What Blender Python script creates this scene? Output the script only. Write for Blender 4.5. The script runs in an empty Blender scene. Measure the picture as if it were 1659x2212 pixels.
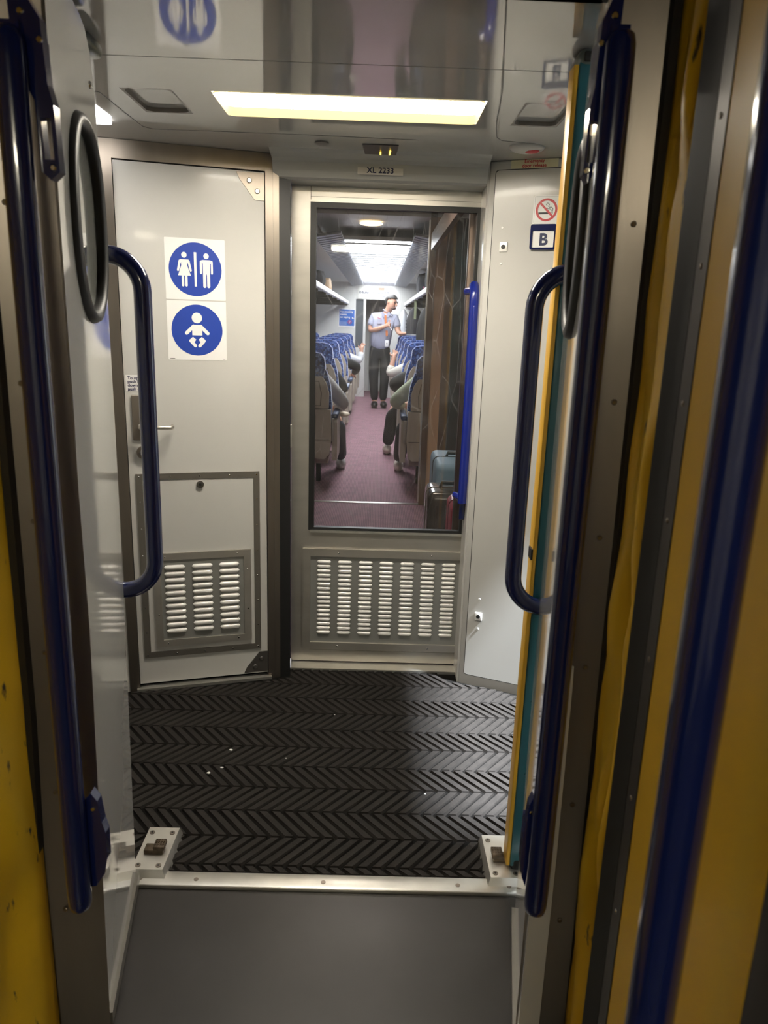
import bpy, bmesh, math, random
from mathutils import Vector, Matrix
from mathutils.geometry import tessellate_polygon
random.seed(7)
SC = bpy.context.scene
COL = SC.collection
PI = math.pi
# ------------------------------------------------------------------ camera
yaw, pitch, roll = math.radians(0.803), math.radians(14.422), math.radians(1.9)
F = Vector((math.sin(yaw)*math.cos(pitch), math.cos(yaw)*math.cos(pitch), -math.sin(pitch)))
R0 = Vector((math.cos(yaw), -math.sin(yaw), 0)); U0 = R0.cross(F)
R = R0*math.cos(roll) + U0*math.sin(roll); U = R.cross(F)
cam = bpy.data.cameras.new('camera'); camo = bpy.data.objects.new('camera', cam); COL.objects.link(camo)
camo.matrix_world = Matrix(((R.x, U.x, -F.x, 0), (R.y, U.y, -F.y, 0), (R.z, U.z, -F.z, 1.38), (0, 0, 0, 1)))
cam.sensor_fit = 'HORIZONTAL'; cam.sensor_width = 36.0; cam.lens = 1600*36/1659
cam.clip_start = 0.02; cam.clip_end = 60
cam.dof.use_dof = True; cam.dof.focus_distance = 3.0; cam.dof.aperture_fstop = 9.0
SC.camera = camo
# ------------------------------------------------------------------ world, exposure
w = bpy.data.worlds.new('night'); SC.world = w; w.use_nodes = True
w.node_tree.nodes['Background'].inputs[0].default_value = (0.02, 0.022, 0.03, 1)
w.node_tree.nodes['Background'].inputs[1].default_value = 0.6
SC.view_settings.view_transform = 'Standard'; SC.view_settings.look = 'None'
SC.view_settings.exposure = 0.85; SC.view_settings.gamma = 1.0; SC.view_settings.use_curve_mapping = False
# lamp on the platform outside the vestibule's side doorway
def area(name, loc, target, size, power, color, size_y=None):
    l = bpy.data.lights.new(name, 'AREA'); l.energy = power; l.color = color; l.size = size
    if size_y: l.shape = 'RECTANGLE'; l.size_y = size_y
    o = bpy.data.objects.new(name, l); COL.objects.link(o); o.location = loc
    o.rotation_euler = (Vector(target)-Vector(loc)).to_track_quat('-Z', 'Y').to_euler()
    return o
area('platform_lamp', (2.325, 1.69, 3.55), (0.5, 2.1, 0), 0.18, 1250, (0.86, 0.93, 1.0))
LAMP = 27.0       # vestibule diffuser emission
SALOON = 8.0     # saloon ceiling panels
REAR = 27.0       # lamp of the vestibule behind the camera

# ------------------------------------------------------------------ materials
MATS = {}
def mat(name, col, rough=0.5, metal=0.0, coat=0.0, spec=0.5, bump=0.0, bscale=60.0, var=0.0, vscale=6.0, stretch=None, sheen=0.0):
    if name in MATS: return MATS[name]
    m = bpy.data.materials.new(name); m.use_nodes = True; nt = m.node_tree; n = nt.nodes; L = nt.links
    b = n['Principled BSDF']
    b.inputs['Base Color'].default_value = (*col, 1); b.inputs['Roughness'].default_value = rough
    b.inputs['Metallic'].default_value = metal; b.inputs['Coat Weight'].default_value = coat
    b.inputs['Coat Roughness'].default_value = 0.04; b.inputs['Specular IOR Level'].default_value = spec
    b.inputs['Sheen Weight'].default_value = sheen
    tc = n.new('ShaderNodeTexCoord'); mp = n.new('ShaderNodeMapping'); L.new(tc.outputs['Object'], mp.inputs[0])
    if stretch: mp.inputs['Scale'].default_value = stretch
    if var:
        t = n.new('ShaderNodeTexNoise'); t.inputs['Scale'].default_value = vscale; t.inputs['Detail'].default_value = 4
        L.new(mp.outputs[0], t.inputs['Vector'])
        r = n.new('ShaderNodeMapRange'); L.new(t.outputs['Fac'], r.inputs['Value'])
        r.inputs['From Min'].default_value = 0.3; r.inputs['From Max'].default_value = 0.7
        r.inputs['To Min'].default_value = 1-var; r.inputs['To Max'].default_value = 1+var
        x = n.new('ShaderNodeMix'); x.data_type = 'RGBA'; x.blend_type = 'MULTIPLY'; x.inputs[0].default_value = 1
        x.inputs[6].default_value = (*col, 1); L.new(r.outputs[0], x.inputs[7]); L.new(x.outputs[2], b.inputs['Base Color'])
        r2 = n.new('ShaderNodeMapRange'); L.new(t.outputs['Fac'], r2.inputs['Value'])
        r2.inputs['To Min'].default_value = max(0, rough*(1-var)); r2.inputs['To Max'].default_value = min(1, rough*(1+var))
        L.new(r2.outputs[0], b.inputs['Roughness'])
    if bump:
        t = n.new('ShaderNodeTexNoise'); t.inputs['Scale'].default_value = bscale; t.inputs['Detail'].default_value = 3
        L.new(mp.outputs[0], t.inputs['Vector'])
        bp = n.new('ShaderNodeBump'); bp.inputs['Strength'].default_value = bump; bp.inputs['Distance'].default_value = 0.002
        L.new(t.outputs['Fac'], bp.inputs['Height']); L.new(bp.outputs[0], b.inputs['Normal'])
    MATS[name] = m; return m
def emit(name, col, strength):
    if name in MATS: return MATS[name]
    m = bpy.data.materials.new(name); m.use_nodes = True
    b = m.node_tree.nodes['Principled BSDF']; b.inputs['Base Color'].default_value = (*col, 1)
    b.inputs['Emission Color'].default_value = (*col, 1); b.inputs['Emission Strength'].default_value = strength
    MATS[name] = m; return m
def glass_mat(name, haze=0.03, tint=(1, 1, 1)):
    m = bpy.data.materials.new(name); m.use_nodes = True; nt = m.node_tree; n = nt.nodes; L = nt.links
    n.remove(n['Principled BSDF']); out = n['Material Output']
    tr = n.new('ShaderNodeBsdfTransparent'); tr.inputs[0].default_value = (*tint, 1)
    gl = n.new('ShaderNodeBsdfGlossy'); gl.inputs['Roughness'].default_value = 0.02
    fr = n.new('ShaderNodeFresnel'); fr.inputs[0].default_value = 1.45
    mx = n.new('ShaderNodeMixShader'); L.new(fr.outputs[0], mx.inputs[0]); L.new(tr.outputs[0], mx.inputs[1]); L.new(gl.outputs[0], mx.inputs[2])
    df = n.new('ShaderNodeBsdfDiffuse'); df.inputs[0].default_value = (0.8, 0.8, 0.82, 1)
    # scratches and smears on the pane
    tc = n.new('ShaderNodeTexCoord')
    nz = n.new('ShaderNodeTexNoise'); nz.inputs['Scale'].default_value = 5; nz.inputs['Detail'].default_value = 6; nz.inputs['Distortion'].default_value = 2.5
    L.new(tc.outputs['Object'], nz.inputs['Vector'])
    rp = n.new('ShaderNodeMapRange'); rp.inputs['From Min'].default_value = 0.5; rp.inputs['From Max'].default_value = 0.75
    rp.inputs['To Min'].default_value = haze; rp.inputs['To Max'].default_value = haze*4; L.new(nz.outputs['Fac'], rp.inputs['Value'])
    mp = n.new('ShaderNodeMapping'); mp.inputs['Scale'].default_value = (26, 1, 5); mp.inputs['Rotation'].default_value = (0, 0.5, 0)
    L.new(tc.outputs['Object'], mp.inputs[0])
    vz = n.new('ShaderNodeTexVoronoi'); vz.feature = 'DISTANCE_TO_EDGE'; vz.inputs['Scale'].default_value = 0.8; L.new(mp.outputs[0], vz.inputs['Vector'])
    v2 = n.new('ShaderNodeMapRange'); v2.inputs['From Min'].default_value = 0; v2.inputs['From Max'].default_value = 0.02
    v2.inputs['To Min'].default_value = haze*4; v2.inputs['To Max'].default_value = 0; L.new(vz.outputs[0], v2.inputs['Value'])
    ad = n.new('ShaderNodeMath'); ad.operation = 'ADD'; ad.use_clamp = True; L.new(rp.outputs[0], ad.inputs[0]); L.new(v2.outputs[0], ad.inputs[1])
    m2 = n.new('ShaderNodeMixShader'); L.new(ad.outputs[0], m2.inputs[0]); L.new(mx.outputs[0], m2.inputs[1]); L.new(df.outputs[0], m2.inputs[2])
    L.new(m2.outputs[0], out.inputs[0]); MATS[name] = m; return m

GREY = mat('grey_white_panel', (0.56, 0.55, 0.52), 0.24, coat=0.12, var=0.03, vscale=3)
LEAFM = mat('gloss_grey_leaf', (0.47, 0.465, 0.445), 0.10, coat=0.6, var=0.03, vscale=3)
CEILM = mat('gloss_ceiling', (0.42, 0.41, 0.395), 0.07, coat=0.6, var=0.05, vscale=2, bump=0.05, bscale=3)
STEEL = mat('brown_steel', (0.27, 0.235, 0.20), 0.34, metal=0.9, var=0.10, vscale=4, stretch=(3, 3, 0.4), bump=0.05, bscale=180)
ALU = mat('brushed_aluminium', (0.50, 0.475, 0.43), 0.36, metal=0.75, var=0.08, vscale=5, stretch=(1, 1, 4))
GRILLE = mat('grille_grey', (0.30, 0.30, 0.28), 0.38, metal=0.35, var=0.05)
LOUV = mat('louvre_bright', (0.88, 0.86, 0.83), 0.30, metal=0.1)
BRIGHT = mat('bright_metal', (0.72, 0.70, 0.65), 0.32, metal=0.85, var=0.07, vscale=20)
CHROME = mat('chrome', (0.7, 0.68, 0.65), 0.15, metal=1.0)
NAVY = mat('navy_gloss', (0.006, 0.012, 0.075), 0.14, coat=0.7)
BLUE = mat('blue_gloss', (0.010, 0.022, 0.22), 0.16, coat=0.7)
BLACK = mat('black_rubber', (0.012, 0.012, 0.012), 0.45)
DARK = mat('dark_grey_rubber', (0.018, 0.017, 0.015), 0.6, spec=0.3, var=0.1)
YEL = mat('yellow_panel', (0.64, 0.38, 0.015), 0.42, coat=0.0, spec=0.35, var=0.06, vscale=5)
YFAB = mat('yellow_bellows', (0.74, 0.45, 0.02), 0.45, spec=0.4, var=0.10, vscale=7, bump=0.25, bscale=25)
def scuffs(m):
    n = m.node_tree.nodes; L = m.node_tree.links; b = n['Principled BSDF']
    tc = n.new('ShaderNodeTexCoord'); mp = n.new('ShaderNodeMapping'); mp.inputs['Scale'].default_value = (2, 2, 0.6); L.new(tc.outputs['Object'], mp.inputs[0])
    t = n.new('ShaderNodeTexNoise'); t.inputs['Scale'].default_value = 22; t.inputs['Detail'].default_value = 5; L.new(mp.outputs[0], t.inputs['Vector'])
    r = n.new('ShaderNodeMapRange'); r.inputs['From Min'].default_value = 0.66; r.inputs['From Max'].default_value = 0.72; L.new(t.outputs['Fac'], r.inputs['Value'])
    old = b.inputs['Base Color'].links[0].from_socket; x = n.new('ShaderNodeMix'); x.data_type = 'RGBA'; L.new(r.outputs[0], x.inputs[0])
    L.new(old, x.inputs[6]); x.inputs[7].default_value = (0.05, 0.04, 0.03, 1); L.new(x.outputs[2], b.inputs['Base Color'])
scuffs(YFAB)
YEDGE = mat('yellow_edge', (0.80, 0.45, 0.04), 0.35, var=0.06)
TEAL = mat('teal_paint', (0.025, 0.13, 0.155), 0.30, coat=0.2, var=0.06)
MATM = mat('rubber_mat', (0.021, 0.018, 0.016), 0.8, spec=0.22, var=0.25, vscale=40, bump=0.5, bscale=500)
MATB = mat('rubber_mat_groove', (0.006, 0.0055, 0.005), 0.9, spec=0.1)
PLATE = mat('grey_plate', (0.028, 0.0255, 0.024), 0.33, spec=0.38, var=0.12, vscale=5, bump=0.05, bscale=40)
WHITE = mat('sticker_white', (0.82, 0.81, 0.79), 0.35)
SBLUE = mat('sticker_blue', (0.022, 0.060, 0.36), 0.35)
INK = mat('ink_black', (0.01, 0.01, 0.015), 0.5)
INKB = mat('ink_navy', (0.01, 0.015, 0.07), 0.5)
RED = mat('sign_red', (0.55, 0.02, 0.03), 0.4)
CREAM = mat('label_cream', (0.75, 0.70, 0.45), 0.5)
CARPET = mat('plum_carpet', (0.23, 0.12, 0.145), 0.95, var=0.2, vscale=9)
SHELL = mat('seat_shell', (0.42, 0.37, 0.31), 0.42)
SHELLD = mat('seat_shell_line', (0.16, 0.14, 0.12), 0.5)
TAN = mat('tan_panel', (0.62, 0.40, 0.24), 0.45, var=0.06)
BROWN = mat('brown_panel', (0.11, 0.075, 0.06), 0.35, metal=0.2, var=0.1)
BRONZE = mat('bronze_pole', (0.20, 0.14, 0.10), 0.4, metal=0.4)
SWALL = mat('saloon_wall', (0.62, 0.62, 0.60), 0.5)
def fabric_mat():
    m = bpy.data.materials.new('seat_fabric'); m.use_nodes = True; n = m.node_tree.nodes; L = m.node_tree.links; b = n['Principled BSDF']
    b.inputs['Roughness'].default_value = 0.9; b.inputs['Sheen Weight'].default_value = 0.3
    tc = n.new('ShaderNodeTexCoord'); t = n.new('ShaderNodeTexNoise'); t.inputs['Scale'].default_value = 26; t.inputs['Detail'].default_value = 3; t.inputs['Distortion'].default_value = 1.5
    L.new(tc.outputs['Object'], t.inputs['Vector'])
    r = n.new('ShaderNodeValToRGB'); e = r.color_ramp.elements
    e[0].position = 0.36; e[0].color = (0.012, 0.022, 0.085, 1); e[1].position = 0.68; e[1].color = (0.16, 0.27, 0.62, 1)
    x = r.color_ramp.elements.new(0.52); x.color = (0.03, 0.07, 0.28, 1)
    L.new(t.outputs['Fac'], r.inputs[0]); L.new(r.outputs[0], b.inputs['Base Color']); return m
FAB = fabric_mat()
# carpet ribs
def carpet_ribs(m):
    n = m.node_tree.nodes; L = m.node_tree.links; b = n['Principled BSDF']
    tc = n.new('ShaderNodeTexCoord'); wv = n.new('ShaderNodeTexWave'); wv.inputs['Scale'].default_value = 26; wv.inputs['Distortion'].default_value = 0.6; wv.inputs['Detail'].default_value = 2
    L.new(tc.outputs['Object'], wv.inputs['Vector'])
    old = b.inputs['Base Color'].links[0].from_socket
    x = n.new('ShaderNodeMix'); x.data_type = 'RGBA'; x.blend_type = 'MULTIPLY'; x.inputs[0].default_value = 1
    r = n.new('ShaderNodeMapRange'); r.inputs['To Min'].default_value = 0.65; r.inputs['To Max'].default_value = 1.35; L.new(wv.outputs['Fac'], r.inputs['Value'])
    L.new(old, x.inputs[6]); L.new(r.outputs[0], x.inputs[7]); L.new(x.outputs[2], b.inputs['Base Color'])
carpet_ribs(CARPET)
GLASS = glass_mat('door_glass', 0.014)
GLASS2 = glass_mat('partition_glass', 0.008)
OVGL = mat('leaf_window_glass', (0.16, 0.165, 0.15), 0.05, coat=0.5)

# ------------------------------------------------------------------ mesh helpers
class MB:
    def __init__(s): s.v = []; s.f = []; s.sm = set()
    def add(s, vs, fs, M=None, smooth=False):
        o = len(s.v)
        s.v += [tuple(M @ Vector(v)) if M else tuple(v) for v in vs]
        for f in fs:
            if smooth: s.sm.add(len(s.f))
            s.f.append(tuple(i+o for i in f))
        return s
    def box(s, a, b, M=None):
        (x0, y0, z0), (x1, y1, z1) = a, b
        return s.add([(x0,y0,z0),(x1,y0,z0),(x1,y1,z0),(x0,y1,z0),(x0,y0,z1),(x1,y0,z1),(x1,y1,z1),(x0,y1,z1)],
              [(0,3,2,1),(4,5,6,7),(0,1,5,4),(1,2,6,5),(2,3,7,6),(3,0,4,7)], M)
    def bbox(s, a, b, r=0.004, M=None, seg=2):      # bevelled box
        bm = bmesh.new(); c = [(a[i]+b[i])/2 for i in range(3)]; d = [abs(b[i]-a[i]) for i in range(3)]
        bmesh.ops.create_cube(bm, size=1, matrix=Matrix.Translation(c) @ Matrix.Diagonal((*d, 1)))
        bmesh.ops.bevel(bm, geom=bm.edges[:], offset=min(r, min(d)*0.49), segments=seg, affect='EDGES', profile=0.5)
        return s.frombm(bm, M)
    def frombm(s, bm, M=None, smooth=True):
        bm.verts.index_update(); s.add([v.co[:] for v in bm.verts], [tuple(v.index for v in f.verts) for f in bm.faces], M, smooth); bm.free(); return s
    def prism(s, poly, y0, y1, holes=(), M=None, ax='y'):
        # poly = (x,z) outline, extruded along y (or ax)
        loops = [list(poly)]+[list(h) for h in holes]
        tess = tessellate_polygon([[Vector((p[0], p[1], 0)) for p in l] for l in loops])
        flat = [p for l in loops for p in l]; n = len(flat)
        def P(p, y): return {'y': (p[0], y, p[1]), 'z': (p[0], p[1], y), 'x': (y, p[0], p[1])}[ax]
        vs = [P(p, y0) for p in flat]+[P(p, y1) for p in flat]; fs = []
        for t in tess: fs.append(tuple(t)); fs.append(tuple(i+n for i in reversed(t)))
        k = 0
        for l in loops:
            m = len(l)
            for i in range(m): fs.append((k+i, k+(i+1) % m, k+(i+1) % m+n, k+i+n))
            k += m
        return s.add(vs, fs, M)
    def tube(s, pts, r, n=12, cap=True, radii=None, M=None):
        P = [Vector(p) for p in pts]; rings = []; up = None
        for i, p in enumerate(P):
            t = ((P[min(i+1, len(P)-1)]-P[max(i-1, 0)])).normalized()
            if up is None: up = Vector((0, 0, 1)) if abs(t.z) < 0.9 else Vector((1, 0, 0))
            a = t.cross(up).normalized(); b2 = a.cross(t).normalized(); up = b2
            rr = radii[i] if radii else r
            rings.append([p+(a*math.cos(2*PI*k/n)+b2*math.sin(2*PI*k/n))*rr for k in range(n)])
        vs = [v for rg in rings for v in rg]; fs = []
        for i in range(len(P)-1):
            for k in range(n): fs.append((i*n+k, i*n+(k+1) % n, (i+1)*n+(k+1) % n, (i+1)*n+k))
        s.add(vs, fs, M, True)
        if cap:
            s.add(rings[0], [tuple(range(n))], M); s.add(rings[-1], [tuple(reversed(range(n)))], M)
        return s
    def disc(s, c, r, d, ax='y', n=24, M=None):      # short cylinder
        pts = [(c[0]+0, c[1], c[2])]
        v = {'x': Vector((1,0,0)), 'y': Vector((0,1,0)), 'z': Vector((0,0,1))}[ax]
        return s.tube([Vector(c), Vector(c)+v*d], r, n, M=M)
    def ball(s, c, r, sc=(1,1,1), M=None, u=12, v=8):
        bm = bmesh.new(); bmesh.ops.create_uvsphere(bm, u_segments=u, v_segments=v, radius=r, matrix=Matrix.Translation(c) @ Matrix.Diagonal((*sc, 1)))
        return s.frombm(bm, M)
    def build(s, name, m, parent=None, label=None, loc=None):
        me = bpy.data.meshes.new(name); me.from_pydata(s.v, [], s.f)
        for i, p in enumerate(me.polygons): p.use_smooth = i in s.sm
        bm = bmesh.new(); bm.from_mesh(me); bmesh.ops.recalc_face_normals(bm, faces=bm.faces); bm.to_mesh(me); bm.free()
        if m: me.materials.append(m)
        o = bpy.data.objects.new(name, me); COL.objects.link(o)
        if parent: o.parent = parent
        if label: o['label'] = label
        if loc: o.location = loc
        return o
def tag(o, label=None, cat=None, group=None, kind=None):
    if label: o['label'] = label
    if cat: o['category'] = cat
    if group: o['group'] = group
    if kind: o['kind'] = kind
    return o
def thing(name, label, cat, loc=(0,0,0), rz=0, group=None):
    o = bpy.data.objects.new(name, None); COL.objects.link(o); o.location = loc; o.rotation_euler = (0, 0, rz); o.empty_display_size = 0.05
    return tag(o, label, cat, group)
def struct(name, label, loc=(0,0,0), rz=0):
    o = bpy.data.objects.new(name, None); COL.objects.link(o); o.location = loc; o.rotation_euler = (0, 0, rz)
    return tag(o, label, kind='structure')
def S(o, label): return tag(o, label, kind='structure')
def copy_tree(o, parent=None):
    c = o.copy(); COL.objects.link(c)
    if parent: c.parent = parent
    for ch in list(o.children): copy_tree(ch, c)
    return c
def rrect(x0, z0, x1, z1, r, n=5):
    out = []
    for cx, cz, a in ((x1-r, z1-r, 0), (x0+r, z1-r, 90), (x0+r, z0+r, 180), (x1-r, z0+r, 270)):
        for i in range(n+1):
            t = math.radians(a+90*i/n); out.append((cx+r*math.cos(t), cz+r*math.sin(t)))
    return out
def ell(cx, cz, a, b, n=40, p=2.0, t0=0):
    out = []
    for i in range(n):
        t = 2*PI*i/n+t0; c, s2 = math.cos(t), math.sin(t)
        out.append((cx+a*math.copysign(abs(c)**(2/p), c), cz+b*math.copysign(abs(s2)**(2/p), s2)))
    return out
def strip2(pts, w):      # flat ribbon outline along 2-D polyline
    L, Rr = [], []
    for i, p in enumerate(pts):
        a = Vector(pts[max(i-1, 0)]); b = Vector(pts[min(i+1, len(pts)-1)]); t = (b-a).normalized(); nn = Vector((-t.y, t.x))*w/2
        L.append((p[0]+nn.x, p[1]+nn.y)); Rr.append((p[0]-nn.x, p[1]-nn.y))
    return L+Rr[::-1]
def text(body, size, m, parent, x, z, y=-0.0015, align='LEFT', bold=0.0, name='lettering', rot=(PI/2, 0, 0), ext=0.0004):
    cu = bpy.data.curves.new(name, 'FONT'); cu.body = body; cu.size = size; cu.align_x = align; cu.extrude = ext; cu.offset = bold
    cu.resolution_u = 3
    t = bpy.data.objects.new(name, cu); COL.objects.link(t); bpy.context.view_layer.update()
    me = bpy.data.meshes.new_from_object(t.evaluated_get(bpy.context.evaluated_depsgraph_get()))
    bpy.data.objects.remove(t)
    me.transform(Matrix.Rotation(PI/2, 4, 'X')); me.materials.clear(); me.materials.append(m)
    o = bpy.data.objects.new(name, me); COL.objects.link(o); o.parent = parent; o.location = (x, y, z); return o
SCREW = None
def screw(parent, x, z, y=-0.0, r=0.004, m=None, name='screw'):
    global SCREW
    if SCREW is None:
        mb = MB(); mb.tube([(0, 0, 0), (0, -0.25, 0), (0, -0.5, 0)], 1, 10, radii=[1, 1, 0.7]); SCREW = mb.build('screw', CHROME); SCREW2 = SCREW
        me = SCREW.data; bpy.data.objects.remove(SCREW); SCREW = me
    me = SCREW
    if m:
        key = 'screw_'+m.name
        me = bpy.data.meshes.get(key)
        if not me: me = SCREW.copy(); me.name = key; me.materials.clear(); me.materials.append(m)
    o = bpy.data.objects.new(name, me); COL.objects.link(o); o.parent = parent; o.location = (x, y, z); o.scale = (r, r, r); return o
def arc(c, r, a0, a1, n, f): return [f(c[0]+r*math.cos(math.radians(a0+(a1-a0)*i/n)), c[1]+r*math.sin(math.radians(a0+(a1-a0)*i/n))) for i in range(n+1)]

# ================================================================== STRUCTURE
ZC = 1.91
# floors
S(MB().box((-1.35, 1.56, -0.06), (1.30, 2.84, -0.008)).build('floor', MATB), 'dark floor pan of the vestibule under the ribbed mat')
S(MB().box((-1.50, 2.84, -0.06), (1.40, 16.2, 0.0)).build('floor', CARPET), 'plum ribbed carpet floor of the saloon beyond the glazed door')
S(MB().box((-0.80, -0.3, -0.05), (0.50, 1.56, -0.006)).build('floor', PLATE), 'smooth dark grey gangway floor plate in the foreground')
S(MB().box((-1.35, -2.2, -0.05), (1.30, -0.3, -0.006)).build('floor', PLATE), 'dark grey floor of the vestibule behind the viewpoint')
# vestibule ceiling with three openings
cl = struct('ceiling', 'glossy pale grey vestibule ceiling with two hatches and a lamp recess')
mb = MB(); xs = [-1.35, -0.65, -0.523, -0.428, 0.248, 0.342, 0.468, 1.30]
for i in range(7):
    for (y0, y1, hole) in ((1.774, 2.005, False), (2.005, 2.225, True), (2.225, 2.85, False)):
        if hole and i in (1, 3, 5): continue
        mb.box((xs[i], y0, ZC), (xs[i+1], y1, ZC+0.05))
mb.build('ceiling_panel', CEILM, cl)
MB().box((-1.35, 1.40, ZC), (1.30, 1.770, ZC+0.05)).build('ceiling_panel', CEILM, cl)
MB().box((-1.35, 1.770, ZC+0.002), (1.30, 1.774, ZC+0.04)).build('joint_strip', BLACK, cl)
MB().box((-1.35, 1.40, ZC+0.05), (1.30, 2.9, ZC+0.11)).build('roof_backing', DARK, cl)
for (x0, x1) in ((-0.65, -0.523), (0.342, 0.468)):
    h = MB().prism(rrect(x0+0.002, 2.007, x1-0.002, 2.223, 0.02), ZC+0.011, ZC+0.02, ax='z').build('hatch', CEILM, cl)
    MB().prism([(x0, 2.005), (x1, 2.005), (x1, 2.225), (x0, 2.225)], ZC+0.0005, ZC+0.03, holes=[rrect(x0+0.006, 2.011, x1-0.006, 2.219, 0.022)], ax='z').build('hatch_rim', mat('hatch_rim_brown', (0.20, 0.18, 0.16), 0.4), cl)
gm = mat('groove_reflection_grey', (0.16, 0.155, 0.15), 0.5)
MB().prism(strip2([(-1.0, 1.90), (-0.715, 2.05), (-0.712, 2.38), (-0.69, 2.412), (-0.264, 2.415), (0.10, 2.43)], 0.0035), ZC-0.0008, ZC+0.002, ax='z').build('groove_reflection_line', gm, cl)
MB().prism(strip2([(0.197, 1.42), (0.271, 1.92), (0.300, 2.2), (0.325, 2.36), (0.345, 2.40), (0.45, 2.42)], 0.003), ZC-0.0008, ZC+0.002, ax='z').build('groove_reflection_line', gm, cl)  # dark strip drawn along the edge of a reflection in the ceiling
S(MB().box((-0.8, -0.3, 1.98), (0.65, 1.40, 2.03)).build('ceiling', mat('gangway_ceiling', (0.10, 0.09, 0.08), 0.5)), 'dark ceiling of the gangway above the bellows')
S(MB().box((-1.35, -2.2, 1.98), (1.30, -0.3, 2.03)).build('ceiling', CEILM), 'pale ceiling of the vestibule behind the viewpoint')
MB2 = MB().box((-0.62, 1.34, ZC), (0.45, 1.42, 2.0))
S(MB2.build('trim_1', STEEL), 'steel head trim above the gangway opening')

# side walls of vestibule, right one with side doorway (platform light comes in)
S(MB().box((-1.40, 1.40, -0.05), (-1.35, 2.6, ZC+0.1)).build('wall_left', GREY), 'grey outer side wall of the vestibule behind the left leaf')
mb = MB(); mb.box((1.30, 1.40, -0.05), (1.36, 1.75, 2.0)); mb.box((1.30, 2.28, -0.05), (1.36, 2.9, 2.0)); mb.box((1.30, 1.56, 1.90), (1.36, 2.28, 2.0))
S(mb.build('wall_right', GREY), 'grey side wall of the vestibule around the open side doorway')
# end walls behind leaves (near side of vestibule)
S(MB().box((-1.40, 1.40, -0.05), (-0.66, 1.45, 2.0)).build('wall_near', GREY), 'grey end wall of the vestibule hidden behind the left leaf')
S(MB().box((0.50, 1.40, -0.05), (1.36, 1.45, 2.0)).build('wall_near', GREY), 'grey end wall of the vestibule hidden behind the right leaf')

# ---- toilet wall (angled)
A = (-0.893, 2.545); tang = math.atan2(0.142, 0.509)
tw = struct('wall_toilet', 'angled toilet compartment wall with brown steel door frame', (A[0], A[1], 0), tang)
M_ = MB().box((-0.50, 0.0, -0.01), (-0.005, 0.05, ZC)); M_.build('side_panel', GREY, tw)
MB().prism([(-0.005, -0.01), (0.030, -0.01), (0.030, 1.853), (0.514, 1.853), (0.514, -0.01), (0.556, -0.01), (0.556, 1.909), (-0.005, 1.909)], -0.004, 0.06).build('door_frame', STEEL, tw)
MB().box((0.540, -0.006, 0.0), (0.560, 0.10, 1.90)).build('corner_post', STEEL, tw)
MB().box((0.556, 0.0, -0.01), (0.60, 0.05, ZC)).build('return_panel', BLACK, tw)
MB().box((0.020, -0.016, -0.002), (0.525, 0.02, 0.010)).build('sill_strip', BRIGHT, tw)
td = struct('door_1', 'pale grey toilet door with lower access panel and corner brackets', (A[0], A[1], 0), tang)
MB().box((0.032, 0.006, 0.022), (0.512, 0.04, 1.850)).build('door_panel', GREY, td)
# corner brackets
for z0, sg in ((1.847, -1), (0.026, 1)):
    zz = z0+sg*0.001
    c_ = [(0.420, zz), (0.511, zz), (0.511, zz+sg*0.085), (0.480, zz+sg*0.085), (0.430, zz+sg*0.022)]
    b = MB().prism(c_, 0.002, 0.0065).build('corner_bracket', STEEL if sg < 0 else mat('dark_steel', (0.14, 0.13, 0.12), 0.4, metal=0.7), td)
    for sx, sz in ((0.462, 0.026), (0.488, 0.058)):
        screw(b, sx, z0+sg*sz, 0.002, 0.009, BRIGHT if sg < 0 else MATS['dark_steel'])
# lever handle set
hp = MB().bbox((0.052, -0.004, 0.952), (0.112, 0.008, 1.108), 0.003).build('handle_plate', STEEL, td)
MB().tube([(0.078, 0, 1.003), (0.078, -0.045, 1.003), (0.084, -0.052, 1.003), (0.178, -0.052, 1.003), (0.184, -0.046, 1.003), (0.184, -0.02, 1.003)], 0.007, 10).build('lever', ALU, hp)
lk = MB().disc((0.083, 0.006, 0.910), 0.022, -0.018).build('lock', STEEL, td)
MB().disc((0.083, -0.012, 0.910), 0.012, -0.004).build('lock_core', CHROME, lk)
# access panel
ap = MB().prism([(0.053, 0.127), (0.486, 0.127), (0.486, 0.832), (0.053, 0.832)], 0.000, 0.0065, holes=[[(0.075, 0.149), (0.464, 0.149), (0.464, 0.810), (0.075, 0.810)]]).build('access_frame', mat('frame_steel', (0.30, 0.28, 0.25), 0.36, metal=0.8), td)
for x in (0.064, 0.17, 0.273, 0.378, 0.475): 
    for z in (0.821, 0.138): screw(ap, x, z, 0.0, 0.0035)
for z in (0.23, 0.33, 0.43, 0.53, 0.63, 0.73):
    for x in (0.064, 0.475): screw(ap, x, z, 0.0, 0.003)
MB().box((0.076, 0.003, 0.150), (0.463, 0.0065, 0.809)).build('access_panel', GREY, td)
cy = MB().disc((0.273, 0.004, 0.790), 0.013, -0.010).build('cylinder_lock', CHROME, td)
MB().disc((0.273, -0.006, 0.790), 0.005, -0.002).build('keyhole', BLACK, cy)
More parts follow.
